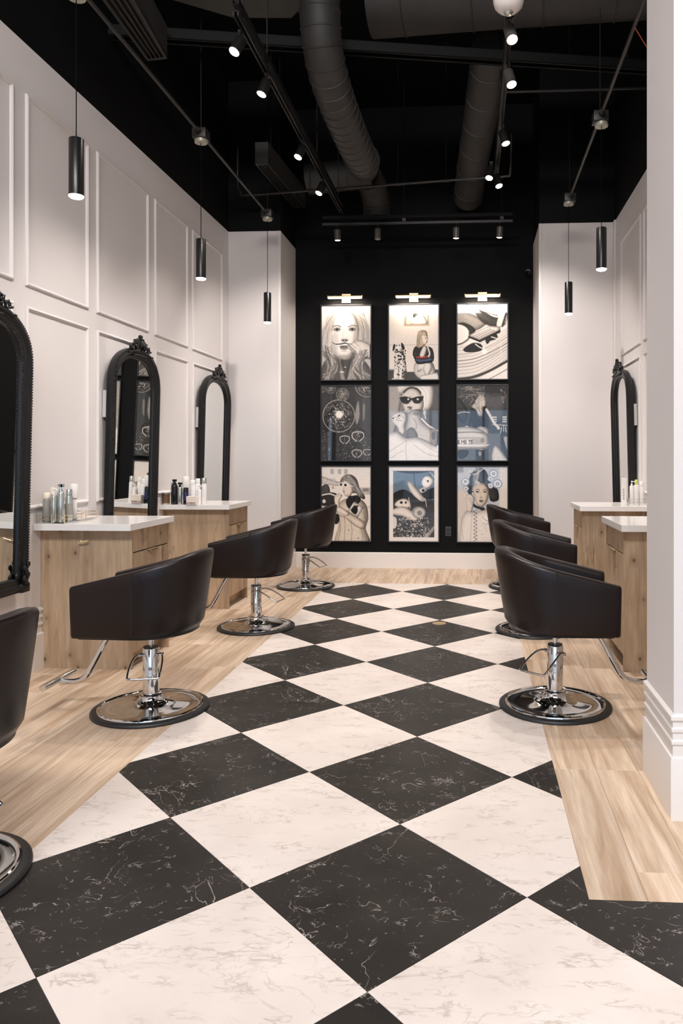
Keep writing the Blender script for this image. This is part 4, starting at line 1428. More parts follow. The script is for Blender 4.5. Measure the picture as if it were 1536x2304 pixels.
def art_trench():
    c = Canvas((226, 214, 202), 7)
    c.rect(0, 0, 1, .22, 220); c.poly([(0, .20), (.3, .30), (.55, .32), (.55, .40), (0, .34)], 180, .8, soft=2)
    for x in (.18, .33, .46): c.rect(x, .05, x + .07, .15, 150, .7, soft=1)
    for _ in range(60): c.ell(c.rg.uniform(.0, .3), c.rg.uniform(.24, .45), .02, .012, float(c.rg.uniform(140, 220)), .6)
    c.poly([(0, .42), (.06, .36), (.14, .38), (.17, .52), (.1, .56), (0, .54)], 64, .9, soft=1)
    c.poly([(0, .56), (.2, .52), (.34, .58), (.34, .74), (.25, .80), (0, .78)], 50); c.line([(.0, .58), (.16, .55), (.3, .6)], .03, 205); c.ell(.05, .70, .035, .04, 200); c.rect(0, .79, 1, .84, 190, .6, soft=3)
    c.rect(.78, .42, 1, .56, 150, .7, soft=3); c.rect(.84, .44, .96, .50, 90, .6, soft=1)
    # coat
    c.poly([(.30, 1.55), (.34, 1.2), (.30, .98), (.34, .78), (.42, .68), (.60, .62), (.80, .66), (.92, .80), (.95, 1.05), (.90, 1.25), (.95, 1.55)], (206, 192, 176))
    c.poly([(.50, .68), (.60, .60), (.74, .58), (.80, .66), (.72, .78), (.60, .86), (.52, .80)], 44)
    c.poly([(.54, .60), (.66, .60), (.68, .68), (.58, .72)], 40)
    # hair, face
    c.poly([(.38, .36), (.40, .24), (.50, .165), (.62, .17), (.72, .26), (.78, .44), (.88, .60), (.86, .66), (.76, .60), (.70, .54), (.60, .52), (.46, .34)], (128, 104, 84))
    c.strands((.52, .2), (.64, .32), (.80, .58), .045, 90, 50, 205, .006, .7); c.strands((.46, .22), (.56, .30), (.66, .46), .03, 50, 50, 190, .006, .7)
    c.poly([(.40, .32), (.48, .27), (.60, .34), (.64, .46), (.60, .58), (.50, .60), (.45, .55), (.455, .50), (.43, .475), (.445, .42)], (218, 202, 188))
    c.strands((.48, .19), (.44, .26), (.42, .33), .03, 14, 90, 180, .006, .7)
    c.ell(.395, .36, .045, .042, 236); c.ell(.485, .37, .05, .045, 236); c.ell(.395, .362, .026, .026, 34); c.ell(.485, .372, .028, .028, 34); c.line([(.53, .37), (.64, .40)], .014, 230)
    c.ell(.45, .505, .022, .010, 110)
    # hands and arm
    c.poly([(.26, .66), (.28, .58), (.36, .54), (.42, .58), (.38, .66), (.36, .76), (.40, .86), (.32, .90), (.28, .78)], (222, 206, 192)); c.line([(.30, .60), (.38, .58)], .006, 120); c.line([(.36, .57), (.43, .54)], .014, 235)
    c.poly([(.30, .86), (.42, .84), (.60, .94), (.80, 1.06), (.90, 1.16), (.84, 1.26), (.70, 1.20), (.52, 1.06), (.34, .98)], (214, 200, 184)); c.line([(.52, 1.06), (.70, 1.2), (.86, 1.26)], .012, 110, .8)
    c.poly([(.30, .80), (.44, .84), (.56, .94), (.52, 1.0), (.38, .94), (.30, .88)], (224, 208, 194))
    c.poly([(.54, .90), (.66, .70), (.86, .82), (.74, 1.02)], 232, smooth=False); c.poly([(.60, .86), (.68, .78), (.74, .86), (.70, .96), (.62, .92)], 34); c.ell(.72, .80, .03, .02, 60)
    for q in (((.46, .98), (.48, 1.2), (.46, 1.5)), ((.60, 1.1), (.62, 1.3), (.60, 1.5)), ((.85, .9), (.90, 1.1), (.88, 1.3)), ((.36, 1.0), (.38, 1.25), (.34, 1.5)), ((.72, .68), (.62, .84), (.5, .9)), ((.80, 1.25), (.84, 1.4), (.82, 1.5))):
        c.line(q, .010, 110, .75)
    c.ell(.55, 1.28, .01, .012, 70); c.ell(.75, 1.44, .012, .012, 70)
    c.poly([(.24, 1.0), (.34, .96), (.36, 1.1), (.28, 1.16)], 44)
    return c


def art_shoe():
    c = Canvas((226, 214, 206), 8)
    d = Canvas((92, 122, 148), 8)  # slate blue of the daylight reflected in the glazing, painted into the print
    d.poly([(.1, .08), (.5, .14), (.9, .08), (.9, .0), (.1, .0)], 60, .9); d.line([(.5, .1), (.53, .4)], .01, 40)
    d.poly([(.08, .55), (.3, .46), (.5, .55), (.7, .50), (.95, .42), (.95, .62), (.6, .66), (.08, .70)], 38, .95, soft=2)
    d.rect(.08, .66, .95, 1.5, 62, .9, soft=6)
    d.poly([(.38, .31), (.42, .28), (.48, .34), (.66, .56), (.74, .66), (.66, .70), (.50, .58), (.40, .42)], (226, 212, 200)); d.ell(.69, .66, .05, .03, 170); d.line([(.73, .64), (.76, .80)], .016, 180)
    d.poly([(.60, .46), (.72, .40), (.77, .48), (.66, .54)], 220, smooth=False); d.poly([(.65, .47), (.70, .44), (.73, .48), (.68, .51)], 50, smooth=False)
    d.poly([(.66, .30), (.72, .20), (.82, .19), (.90, .28), (.84, .40), (.74, .44), (.68, .38)], 236); d.ell(.785, .29, .02, .024, 60); d.line([(.82, .1), (.92, .22)], .012, 225)
    d.poly([(.12, .78), (.18, .68), (.32, .64), (.42, .70), (.44, .80), (.3, .84)], (222, 206, 190)); d.ell(.25, .72, .03, .026, 40); d.ell(.34, .72, .02, .026, 60)
    d.poly([(.08, .86), (.3, .80), (.5, .92), (.62, 1.06), (.5, 1.10), (.3, 1.0), (.08, .96)], (218, 202, 188)); d.ell(.60, .92, .14, .12, 150, .9); d.ell(.61, .92, .10, .09, 190, .9); d.ell(.62, .93, .05, .05, 130); d.line([(.40, .62), (.43, .84)], .014, 200)
    for _ in range(420):
        d.ell(d.rg.uniform(.1, .8), d.rg.uniform(1.02, 1.46), d.rg.uniform(.006, .018), d.rg.uniform(.006, .016), float(d.rg.choice([40, 90, 150, 200, 225])), .85)
    d.poly([(.62, 1.5), (.98, 1.1), (.98, 1.18), (.74, 1.5)], 205, .9, smooth=False); d.poly([(.74, 1.5), (.98, 1.2), (.98, 1.5)], 40, .95, smooth=False); d.ell(.10, 1.12, .06, .12, 215, .9)
    m_ = (c.X > .085) & (c.X < .915) & (c.Y > .085) & (c.Y < 1.415)
    c.a = np.where(m_[..., None], d.a, c.a)
    return c


def art_rollers():
    c = Canvas((176, 182, 190), 9)
    c.rect(.84, 0, 1.1, 1.5, (222, 206, 190), .9, soft=6); c.rect(0, .45, .2, 1.5, (206, 190, 172), .9, soft=10); c.rect(.0, .0, .12, .12, 110, .5, soft=4)
    c.poly([(.10, 1.55), (.06, 1.2), (.12, .95), (.26, .84), (.36, .90), (.60, .84), (.86, .90), (.95, 1.1), (.95, 1.55)], (222, 208, 194))
    # hair and rollers
    c.poly([(.20, .36), (.30, .12), (.46, .03), (.58, .10), (.66, .3), (.80, .45), (.82, .66), (.66, .68), (.6, .45), (.40, .3), (.30, .46), (.28, .6), (.22, .55)], 70)
    c.strands((.42, .04), (.36, .22), (.34, .44), .06, 44, 70, 225, .008, .7)
    for x, y, r in ((.16, .30, .085), (.17, .44, .06), (.72, .14, .09), (.66, .24, .06), (.80, .34, .10), (.66, .38, .06)):
        c.ell(x, y, r, r * .95, (134, 158, 182)); c.ell(x, y, r * .72, r * .68, 226); c.ell(x, y, r * .36, r * .34, (96, 120, 146)); c.ell(x, y, r * .16, r * .16, 220)
    c.line([(.24, .08), (.34, .16), (.46, .08), (.56, .02)], .02, 220, .8); c.line([(.26, .14), (.40, .10)], .02, 60, .8)
    # face
    c.poly([(.31, .40), (.40, .34), (.52, .33), (.61, .40), (.63, .54), (.60, .68), (.53, .78), (.47, .80), (.40, .76), (.34, .64), (.31, .52)], (214, 190, 168))
    c.strands((.36, .28), (.42, .34), (.34, .44), .03, 10, 150, 230, .008, .8); c.strands((.5, .28), (.56, .34), (.62, .44), .02, 10, 50, 120, .008, .8)
    for cx in (.40, .55):
        c.line([(cx - .04, .47), (cx, .452), (cx + .045, .47)], .010, 40); c.eye(cx, .505, .034, 30, 220)
    c.line([(.47, .50), (.465, .60)], .012, 170, .7, soft=1); c.ell(.475, .615, .032, .014, 130, .8, soft=1); c.ell(.475, .675, .045, .014, 96); c.ell(.475, .70, .04, .014, 116)
    c.ell(.35, .6, .03, .08, 160, .5, soft=3)
    # phone, hand, cord
    c.line([(.24, .50), (.26, .66), (.34, .78), (.50, .84)], .055, (44, 50, 60)); c.ell(.50, .84, .05, .035, 40); c.line([(.20, .48), (.32, .50)], .02, 60)
    c.poly([(.17, .60), (.24, .54), (.34, .62), (.32, .76), (.28, .90), (.20, .88), (.18, .74)], (212, 194, 178))
    for k in range(4): c.line([(.20 + .02 * k, .62 + .04 * k), (.32, .64 + .035 * k)], .007, 110, .8)
    pts = [(.36 + .035 * math.cos(i * .9), .86 + i * .0105) for i in range(60)]
    c.line(pts, .009, 44, .95, smooth=False)
    c.line([(.30, .88), (.28, 1.1), (.26, 1.5)], .014, 150, .6, soft=2); c.ell(.56, 1.05, .06, .06, 236, .8); c.line([(.5, 1.0), (.58, 1.08), (.64, 1.04)], .012, 140)
    for _ in range(80): c.ell(c.rg.uniform(.44, .85), c.rg.uniform(1.1, 1.45), .014, .010, float(c.rg.uniform(150, 236)), .7)
    c.line([(.10, .98), (.08, 1.2), (.12, 1.45)], .01, 150, .7, soft=2)
    return c


def print_material():
    k = NT('glazed_print', 0.5, coat=1.0)
    k.b.inputs['Coat Roughness'].default_value = 0.03
    k.b.inputs['Specular IOR Level'].default_value = 0.2
    a = k.t.nodes.new('ShaderNodeAttribute')
    a.attribute_name = 'print'
    k.link(a.outputs['Color'], k.b.inputs['Base Color'])
    return k.m


M['print'] = print_material()


def framed_print(label, cx, cz, art, sat=1.0):
    t = thing('framed_picture', label, 'picture', (cx, YB, cz), 0, 'nine black framed photographs on the black wall')
    hw, hh, fw_, dp = PWD / 2, PHT / 2, 0.014, 0.034
    m = MB()
    for s_ in (-1, 1):
        m.box(s_ * hw, s_ * (hw + fw_), -dp, -0.001, -hh - fw_, hh + fw_, 0, 0.0015)
        m.box(-hw, hw, -dp, -0.001, s_ * hh, s_ * (hh + fw_), 0, 0.0015)
    m.box(-hw, hw, -0.010, -0.001, -hh, hh)
    m.build('picture_frame', 'picframe', t, smooth=0)
    c = art()
    c.mottle(3.0, 2)
    gr = c.a.mean(-1, keepdims=True) * np.array((1.0, .965, .93)) * 1.035
    c.a = gr + (c.a - gr) * sat
    u = np.clip(c.a, 0, 255) / 255
    c.a = 255 * (u * .55 + (u * u * (3 - 2 * u)) * .45)       # print contrast
    img = np.clip(c.a, 0, 255).reshape(GH, SSF, GW, SSF, 3).mean((1, 3)) / 255
    img = np.where(img <= .04045, img / 12.92, ((img + .055) / 1.055) ** 2.4)
    xs = (np.arange(GW) / (GW - 1) - .5) * PWD
    zs = (.5 - np.arange(GH) / (GH - 1)) * PHT
    X, Z = np.meshgrid(xs, zs)
    co = np.stack([X, np.full_like(X, -0.0225), Z], -1).reshape(-1, 3)
    idx = np.arange(GW * GH).reshape(GH, GW)
    q = np.stack([idx[:-1, :-1], idx[1:, :-1], idx[1:, 1:], idx[:-1, 1:]], -1).reshape(-1, 4)
    me = bpy.data.meshes.new('print')
    me.vertices.add(len(co)); me.vertices.foreach_set('co', co.ravel())
    me.loops.add(q.size); me.loops.foreach_set('vertex_index', q.ravel())
    me.polygons.add(len(q)); me.polygons.foreach_set('loop_start', np.arange(0, q.size, 4))
    me.update(calc_edges=True)
    at = me.color_attributes.new('print', 'FLOAT_COLOR', 'POINT')
    at.data.foreach_set('color', np.concatenate([img.reshape(-1, 3), np.ones((GW * GH, 1))], 1).ravel())
    me.materials.append(M['print'])
    o = bpy.data.objects.new('print', me)
    COL.objects.link(o); o.parent = t
    return t


CX = (-1.262, -0.4375, 0.392)
CZ = (2.740, 1.759, 0.780)
ARTS = [[(art_portrait, 'framed close-up of a long haired woman with a finger laid across her lip'), (art_dog, 'framed photograph of a woman seated beside a spotted dog'), (art_turntable, 'framed photograph of a record player needle on a record')],
        [(art_disco, 'framed photograph of mirror balls'), (art_towel, 'framed photograph of a woman in a towel turban and sunglasses'), (art_car, 'framed photograph of a woman leaning on a car with a number plate')],
        [(art_trench, 'framed photograph of a woman in a trench coat and white sunglasses'), (art_shoe, 'framed photograph with a wide cream mount, showing a shoe and flowers'), (art_rollers, 'framed photograph of a woman in hair rollers holding a telephone')]]
for r_, row in enumerate(ARTS):
    for c_, (fn, lab) in enumerate(row):
        framed_print(lab, CX[c_], CZ[r_], fn, {1: 0.35}.get(r_, 1.0) if (r_, c_) != (2, 1) and (r_, c_) != (2, 2) else 0.6)  # mutes the blue daylight reflection painted into these prints, part of it stays

# picture lights
for cx, lab in zip(CX, ('brass picture light over the long haired woman picture', 'brass picture light over the spotted dog picture', 'brass picture light over the record player picture')):
    t = thing('picture_light', lab, 'lamp', (cx, YB, 3.275), 0, 'brass picture lights')
    m = MB(); m.box(-0.055, 0.055, -0.016, -0.001, -0.048, 0.062, 0, 0.003); m.build('back_plate', 'brass', t, smooth=0)
    m = MB(); m.tube([(0, -0.01, 0.01), (0, -0.085, 0.012)], 0.012, 12); m.build('arm', 'brass', t)
    m = MB(); m.tube([(-0.205, -0.10, 0.012), (0.205, -0.10, 0.012)], 0.010, 12)
    for s_ in (-1, 1): m.tube([(s_ * 0.205, -0.10, 0.006), (s_ * 0.213, -0.10, 0.006)], 0.021, 14)
    m.build('lamp_bar', 'brass', t)
    m = MB(); m.tube([(-0.20, -0.10, -0.006), (0.20, -0.10, -0.006)], 0.0105, 12); m.build('light_tube', 'piclamp', t)
    l = area('picture_light_glow', (0, -0.10, -0.025), (0.35, 0, 0), 0.38, 0.03, PIC_W, (1, .84, .70))
    l.parent = t

# small black outlet and security camera on the picture wall, cover in the floor
t = thing('wall_outlet', 'small black outlet low on the black wall between the bottom pictures', 'outlet', (-0.02, YB, 0.45))
m = MB(); m.box(-0.036, 0.036, -0.008, -0.001, -0.058, 0.058, 0, 0.002); m.build('cover_plate', 'plate', t, smooth=0)
m = MB(); m.box(-0.018, 0.018, -0.011, -0.007, 0.008, 0.036, 0, 0.004); m.box(-0.018, 0.018, -0.011, -0.007, -0.036, -0.008, 0, 0.004); m.build('socket', 'rubber', t)
t = thing('security_camera', 'tiny black camera high on the right side of the black wall', 'camera', (0.94, YB, 3.58))
m = MB(); m.lathe([(0, 0), (0.03, 0), (0.03, 0.012), (0, 0.012)], 16); m.xform(Matrix.Rotation(PI / 2, 4, 'X')); m.build('mount', 'blackmetal', t)
m = MB(); m.tube([(0, -0.01, 0), (0, -0.05, -0.01)], 0.009, 8); m.tube([(-0.01, -0.03, -0.02), (0.01, -0.11, -0.05)], 0.024, 14); m.build('camera_body', 'blackmetal', t)
m = MB(); m.lathe([(0, 0.0012), (0.05, 0.0012), (0.056, 0.0), (0.056, -0.001), (0, -0.001)], 32)
m.lathe([(0.030, 0.0012), (0.030, 0.002), (0.038, 0.002), (0.038, 0.0012)], 32)
o = m.build('floor_cover', 'brass'); o.location = (0.0, 4.19, 0.001)
tag(o, 'round brass cover set in a black floor tile', 'floor cover')


# ------------------------------------------------------------------ pendants on their conduits
def make_pendant(label, zc):
    t = thing('pendant_light', label, 'lamp', group='slim black cylinder pendant lights')
    m = MB()
    m.lathe([(0, 0), (0.0385, 0.0), (0.0385, 0.305), (0.036, 0.309), (0.006, 0.312), (0, 0.312)], 28)
    m.build('lamp_body', 'blackmetal', t, smooth=40)
    m = MB(); m.lathe([(0, -0.012), (0.030, -0.012), (0.0375, -0.006), (0.0383, 0.0), (0, 0.0)], 28); m.build('lens', 'lamp', t, smooth=60)
    m = MB(); m.tube([(0, 0, 0.31), (0, 0, zc)], 0.0028, 6); m.build('cord', 'cord', t)
    m = MB(); m.lathe([(0, zc - 0.004), (0.048, zc - 0.004), (0.050, zc), (0.050, zc + 0.022), (0, zc + 0.022)], 24, 0); m.build('canopy', 'disc', t, smooth=40)
    l = bpy.data.lights.new('pendant_glow', 'SPOT'); l.energy = PEND_W; l.color = WARM; l.spot_size = math.radians(125); l.spot_blend = 1.0; l.shadow_soft_size = 0.03
    lo = bpy.data.objects.new('pendant_glow', l); COL.objects.link(lo); lo.parent = t; lo.location = (0, 0, -0.02)
    return t


ZP = 2.762
PEN = [(-1.875, 2.06, 'nearest pendant light on the left, hanging before the white panels'),
       (-1.875, 3.93, 'second pendant light on the left, over the arched mirror between the cabinets'),
       (-1.875, 5.86, 'farthest pendant light on the left, in front of the white return wall'),
       (1.236, 3.82, 'nearer pendant light on the right'),
       (1.216, 5.57, 'farther, lower looking pendant light on the right')]
ZCAN = 3.835
pen = make_pendant(PEN[0][2], ZCAN - ZP)
for i, (x, y, lab) in enumerate(PEN):
    o = pen if i == 0 else dup(pen, (x, y, ZP), 0, lab)
    o.location = (x, y, ZP)

for lab, x, y0, y1, boxes in (('dark grey conduit with junction boxes above the left pendants', -1.875, 0.4, 5.86, (2.06, 3.93, 5.86)),
                              ('dark grey conduit with junction boxes above the right pendants', 1.226, 1.5, 5.57, (3.82, 5.57))):
    t = thing('ceiling_conduit', lab, 'conduit', (x, 0, 3.905), 0, 'conduits feeding the pendants')
    m = MB(); m.tube([(0, y0, 0), (0, y1, 0)], 0.0125, 10); m.build('pipe', 'pipe', t)
    for y in boxes:
        m = MB(); m.box(-0.055, 0.055, y - 0.055, y + 0.055, -0.046, 0.03, 0, 0.004); m.build('junction_box', 'pipe', t)
        for s_ in (-1, 1):
            if s_ > 0 and y == boxes[-1]: continue
            m = MB(); m.tube([(0, y + s_ * 0.055, 0), (0, y + s_ * 0.095, 0)], 0.020, 10)
            m.tube([(0.0, y + s_ * 0.082, 0), (0.028, y + s_ * 0.082, 0)], 0.007, 6); m.build('coupling', 'pipe', t)
        m = MB(); m.tube([(0, y, 0.02), (0, y, (4.72 if (x > 0 and y < 4) else HC) - 3.905)], 0.004, 6); m.build('hanger_rod', 'track', t)


# ------------------------------------------------------------------ lighting tracks and their heads
def track(label, p0, p1, hang, tops):
    a, b = Vector(p0), Vector(p1)
    d = (b - a)
    t = thing('lighting_track', label, 'light track', tuple((a + b) / 2), math.atan2(d.y, d.x), 'black lighting tracks')
    L = d.length / 2
    m = MB()
    m.box(-L, L, -0.018, -0.010, -0.018, 0.016); m.box(-L, L, 0.010, 0.018, -0.018, 0.016); m.box(-L, L, -0.018, 0.018, 0.010, 0.016)
    m.build('track_rail', 'track', t, smooth=0)
    m = MB(); m.box(-L, L, -0.021, -0.017, 0.055, 0.090); m.box(-L, L, 0.017, 0.021, 0.055, 0.090); m.box(-L, L, -0.021, 0.021, 0.052, 0.056)
    m.build('support_channel', 'strut', t, smooth=0)
    for x, zt in tops:
        x = x - (a.y + b.y) / 2 if abs(d.y) > abs(d.x) else x - (a.x + b.x) / 2
        m = MB(); m.box(x - 0.02, x + 0.02, -0.012, 0.012, 0.014, 0.058); m.build('clip', 'pipe', t, smooth=0)
        m = MB(); m.tube([(x, 0, 0.056), (x, 0, zt - a.z)], 0.005, 6); m.build('hanger_rod', 'track', t)
    return t


ZT = 4.05
track('black track with four lit heads, left of the middle', (-1.17, 2.6, ZT), (-1.17, 6.3, ZT), 4, ((2.75, HC), (3.3, 4.86), (5.0, HC), (6.12, HC)))
track('black track with the bright heads on the right of the middle', (0.50, 2.72, ZT), (0.50, 5.5, ZT), 3, ((2.84, HC), (3.5, HC), (4.36, HC)))
track('short cross track near the black picture wall', (-1.43, 6.55, 3.995), (0.72, 6.55, 3.995), 3, ((-0.5, HC), (0.6, HC)))


def head(label, x, y, aim_, lit=True, grey=False, length=0.115, top=ZT - 0.018, power=SPOT_W, beam=None):
    g = 'track light heads'
    aim = (aim_[0], aim_[1] - (1.1 if power > 50 else 0.0), aim_[2])
    t = thing('track_light', label, 'lamp', (x, y, top), 0, g)
    m = MB(); m.box(-0.014, 0.014, -0.035, 0.035, -0.010, 0.0); m.tube([(0, 0, -0.008), (0, 0, -0.035)], 0.007, 8); m.ball((0, 0, -0.042), 0.012, 8, 6)
    m.build('swivel_mount', 'track', t)
    d = (Vector(aim) - Vector((x, y, top - 0.05))).normalized()
    q = Vector((0, 0, -1)).rotation_difference(d).to_matrix().to_4x4()
    piv = Matrix.Translation((0, 0, -0.045)) @ q
    m = MB(); m.lathe([(0, 0.004), (0.033, 0.002), (0.036, -0.004), (0.036, -length), (0.033, -length - 0.001), (0.032, -length + 0.012), (0, -length + 0.012)], 24)
    m.xform(piv); m.build('lamp_head', 'headgrey' if grey else 'track', t, smooth=40)
    m = MB(); m.lathe([(0, -length - 0.010), (0.020, -length - 0.007), (0.0315, -length - 0.001), (0.0315, -length + 0.011), (0, -length + 0.011)], 24)
    m.xform(piv); m.build('lens', 'lamp' if lit else 'disc', t, smooth=40)
    if lit:
        l = bpy.data.lights.new('track_glow', 'SPOT'); l.energy = power; l.color = WARM; l.spot_size = math.radians(96); l.spot_blend = 0.7; l.shadow_soft_size = 0.028
        lo = bpy.data.objects.new('track_glow', l); COL.objects.link(lo); lo.parent = t
        lo.location = piv @ Vector((0, 0, -length - 0.014))
        ld = (Vector(beam) if beam else d)
        lo.rotation_euler = ld.to_track_quat('-Z', 'Y').to_euler()
    return t


head('nearest, brightest head of the left track', -1.19, 2.78, (-2.2, 2.5, 0.9), beam=(-0.16, 0.05, -1))
head('second head of the left track, just beyond the brightest one', -1.17, 3.30, (-2.1, 3.6, 0.9), beam=(-0.16, 0.05, -1))
head('third head of the left track', -1.17, 4.42, (-2.2, 4.3, 0.9), beam=(-0.2, 0.15, -1))
head('farthest head of the left track, above the cross pipe', -1.17, 5.28, (-2.2, 5.3, 0.9), beam=(-0.25, 0.45, -1), power=SPOT_W * 1.5)
head('nearest head of the right track, under the white detector', 0.49, 2.70 + .05, (1.1, 2.2, 0.6), grey=True, beam=(0.12, 0.05, -1))
head('second head of the right track with a pale grey shell', 0.51, 3.28, (1.2, 3.3, 0.9), grey=True, beam=(0.12, 0.05, -1))
head('third head of the right track', 0.51, 4.22, (1.3, 4.6, 0.9), beam=(0.16, 0.2, -1))
head('upper one of the close pair at the far end of the right track', 0.44, 4.98, (-0.3, 4.6, 0.0), power=60, beam=(-0.1, 0.5, -1))
head('lower one of the close pair at the far end of the right track', 0.49, 5.18, (1.3, 5.3, 0.9), beam=(0.22, 0.5, -1), power=SPOT_W * 1.5)
for x, lit, aim, lab, pw in ((-1.26, True, (-1.26, 7.2, 0.6), 'dim head at the left end of the cross track', 9), (-0.80, False, (-0.80, 6.7, 0), 'unlit head second from the left on the cross track', 0),
                            (0.09, True, (0.0, 7.2, 0.6), 'dim head third from the left on the cross track', 9), (0.58, True, (0.42, 7.2, 1.2), 'bright head at the right end of the cross track', 9)):
    head(lab, x, 6.55, aim, lit, True, top=3.977, power=pw)


# ------------------------------------------------------------------ ducts, beams and boxes under the black ceiling
def duct(label, pts, r, seams=0.13, k=10, cat='duct', group='round ducts under the black ceiling', mat_='duct'):
    t = thing('spiral_duct', label, cat, (0, 0, 0), 0, group)
    P = spline(pts, k)
    m = MB(); m.tube(P, r, 28); m.build('duct_wall', mat_, t, smooth=60)
    dist, nxt = 0.0, seams * .5
    for a, b in zip(P, P[1:]):
        d = (b - a).length
        while dist + d > nxt:
            c = a.lerp(b, (nxt - dist) / d); u = (b - a).normalized()
            m = MB(); m.tube([c - u * 0.006, c - u * 0.003, c + u * 0.003, c + u * 0.006], [r * 1.0, r * 1.04, r * 1.04, r * 1.0], 28, caps=False)
            m.build('seam_ring', mat_, t, smooth=60)
            nxt += seams
        dist += d
    return t


duct('round duct that drops from the ceiling and bends away over the left track', [(-0.862, 3.60, 5.58), (-0.862, 3.61, 4.85), (-0.86, 3.64, 4.55), (-0.85, 3.76, 4.36), (-0.835, 4.05, 4.25), (-0.81, 4.6, 4.19), (-0.78, 5.06, 4.16), (-0.79, 5.35, 4.22), (-0.83, 5.75, 4.40), (-0.90, 6.2, 4.50)], 0.150, 0.11)
duct('cross duct running left from the end of the ribbed duct', [(-0.85, 6.42, 4.52), (-1.2, 6.44, 4.50), (-1.58, 6.46, 4.47)], 0.165, 0.5, 4)
duct('short duct beyond the ribbed one, ending over the cross track', [(-0.90, 6.5, 4.50), (-0.87, 6.72, 4.44), (-0.85, 6.85, 4.30), (-0.85, 6.88, 4.18)], 0.16, 0.3, 6)
duct('round duct over the right track running to the picture wall', [(0.42, 4.45, 4.78), (0.405, 4.7, 4.75), (0.34, 5.5, 4.64), (0.26, 6.4, 4.50), (0.22, 6.9, 4.38)], 0.165, 0.42, 6)
duct('large dark duct crossing under the ceiling from left to right', [(-0.55, 4.1, 5.0), (0.5, 4.02, 5.0), (1.78, 3.9, 4.97)], 0.26, 0.55, 4)

t = thing('air_plenum', 'big grey faceted duct box at the top edge, left of the middle', 'duct', (-1.35, 3.15, 4.85))
m = MB(); m.prism([(-0.95, -0.15), (0.31, -0.15), (0.31, 0.72), (0.175, 0.87), (-0.28, 0.84), (-0.82, 0.49)], 0.0, 0.45)
m.build('duct_box', 'duct2', t, smooth=0)
for x in (-0.45, -0.02, 0.22):
    m = MB(); m.box(x - 0.006, x + 0.006, -0.13, 0.60, -0.010, 0.0); m.build('standing_seam', 'duct2', t, smooth=0)
m = MB(); m.tube([(-0.2, 0, 0.44), (-0.2, 0, 0.75)], 0.006, 6); m.tube([(0.2, 0, 0.44), (0.2, 0, 0.75)], 0.006, 6); m.build('hanger_rod', 'track', t)


def diffuser(label, corners, z, hgt):
    """linear slot diffuser: near left, near right, far right, far left corners"""
    cx = sum(c[0] for c in corners) / 4; cy = sum(c[1] for c in corners) / 4
    t = thing('slot_diffuser', label, 'air vent', (cx, cy, z), 0, 'linear slot diffusers')
    c = [(x - cx, y - cy) for x, y in corners]
    def at(u, v):     # u across 0..1, v along 0..1
        a = Vector(c[0]).lerp(Vector(c[1]), u); b = Vector(c[3]).lerp(Vector(c[2]), u)
        return tuple(a.lerp(b, v))
    m = MB(); m.prism([at(0, 0), at(1, 0), at(1, 1), at(0, 1)], 0.03, hgt); m.build('plenum_box', 'duct', t, smooth=0)
    m = MB()
    for u0, u1 in ((0, .12), (.88, 1)): m.prism([at(u0, 0), at(u1, 0), at(u1, 1), at(u0, 1)], 0, 0.03)
    for v0, v1 in ((0, .02), (.98, 1)): m.prism([at(.12, v0), at(.88, v0), at(.88, v1), at(.12, v1)], 0, 0.03)
    m.build('vent_frame', 'pipe', t, smooth=0)
    for k in range(3):
        u = .27 + k * .2
        m = MB(); m.prism([at(u, .02), at(u + .055, .02), at(u + .055, .98), at(u, .98)], 0.001, 0.028); m.build('slat', 'pipe', t, smooth=0)
    m = MB(); m.tube([(0, -0.45, hgt), (0, -0.45, HC - z)], 0.005, 6); m.tube([(0, -0.1, hgt), (0, -0.1, HC - z)], 0.005, 6); m.build('hanger_rod', 'track', t)


diffuser('near linear slot diffuser at the top left, beside the left wall', [(-2.10, 2.35), (-1.86, 2.35), (-1.99, 3.55), (-2.15, 3.57)], 4.3, 0.24)
diffuser('far linear slot diffuser, beyond the left conduit boxes', [(-1.88, 5.43), (-1.75, 5.43), (-1.67, 6.73), (-1.81, 6.74)], 4.25, 0.22)

# cross channel, cross pipe
t = thing('strut_channel', 'dark perforated strut channel crossing under the ceiling', 'beam', (0, 0, 0))
m = MB()
A, B = Vector((-2.45, 3.60, 4.50)), Vector((1.78, 4.37, 4.50))
d = (B - A).normalized(); nrm = Vector((-d.y, d.x, 0))
for o1, o2, z0, z1 in ((-0.05, -0.043, 0, 0.10), (0.043, 0.05, 0, 0.10), (-0.05, 0.05, 0.093, 0.10), (-0.05, -0.025, 0, 0.006), (0.025, 0.05, 0, 0.006)):
    pts = [(A + nrm * o1).xy, (B + nrm * o1).xy, (B + nrm * o2).xy, (A + nrm * o2).xy]
    m.prism([tuple(p) for p in pts], 4.50 + z0 * .8, 4.50 + z1 * .8)
m.build('channel', 'strut', t, smooth=0)
m = MB()
for q in (0.06, 0.94):
    p = A.lerp(B, q); m.tube([(p.x, p.y, 4.57), (p.x, p.y, HC)], 0.006, 6)
m.build('hanger_rod', 'track', t)
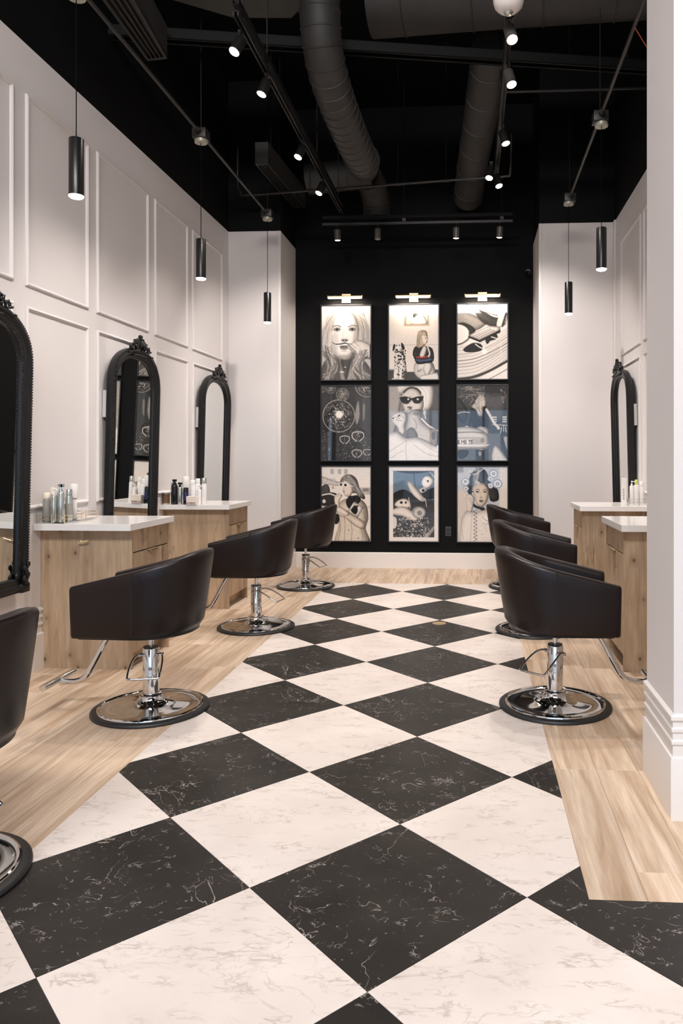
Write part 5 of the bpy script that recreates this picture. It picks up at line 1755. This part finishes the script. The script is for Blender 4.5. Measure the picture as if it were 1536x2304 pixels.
t = thing('cross_pipe', 'thin dark pipe crossing the room above the far end of the tracks', 'pipe', (0, 0, 0))
m = MB(); m.tube(spline([(-2.26, 6.08, 4.70), (-2.26, 6.08, 4.30), (-2.23, 6.08, 4.21), (-2.14, 6.07, 4.178), (-1.2, 5.95, 4.178), (0.3, 5.74, 4.178), (0.60, 5.70, 4.178), (0.65, 5.69, 4.22), (0.66, 5.69, 4.6)], 6), 0.0125, 10); m.build('pipe', 'pipe', t, smooth=60)
m = MB()
for x, y in ((-1.45, 5.984), (-0.5, 5.852), (0.0, 5.782)): m.tube([(x, y, 4.178), (x, y, HC)], 0.004, 6); m.tube([(x - .03, y, 4.178), (x + .03, y, 4.178)], 0.018, 8)
m.build('hanger_rod', 'track', t)
t = thing('cross_pipe', 'faint pipe from the right track to the right wall', 'pipe', (0, 0, 0))
m = MB(); m.tube([(0.52, 4.72, 4.55), (1.80, 4.72, 4.55)], 0.012, 8); m.build('pipe', 'track', t)
t = thing('smoke_detector', 'white dome detector with a clear ribbed tip at the top edge', 'detector', (0.479, 2.57, 3.975))
m = MB(); m.lathe([(0, 0.0), (0.030, 0.001), (0.060, 0.012), (0.082, 0.034), (0.090, 0.060), (0.092, 0.085), (0.080, 0.100), (0, 0.100)], 36); m.build('dome', 'white_plastic', t, smooth=60)
m = MB(); m.lathe([(0, -0.020), (0.016, -0.018), (0.020, -0.012), (0.022, -0.006), (0.027, -0.002), (0.029, 0.002), (0, 0.002)], 14); m.build('clear_tip', 'silver', t, smooth=20)
m = MB(); m.tube([(0, 0, 0.098), (0, 0, HC - 3.975)], 0.010, 8); m.build('drop_pipe', 'pipe', t)
t = thing('loose_wire', 'short orange wire near the top of the white pier', 'wire', (0, 0, 0))
m = MB(); m.tube(spline([(1.225, 2.62, 3.89), (1.30, 2.66, 3.80), (1.40, 2.75, 3.72), (1.5, 3.0, 3.9), (1.6, 3.3, 4.4), (1.6, 3.3, HC)], 6), 0.003, 6); m.build('wire', 'wire_orange', t, smooth=60)
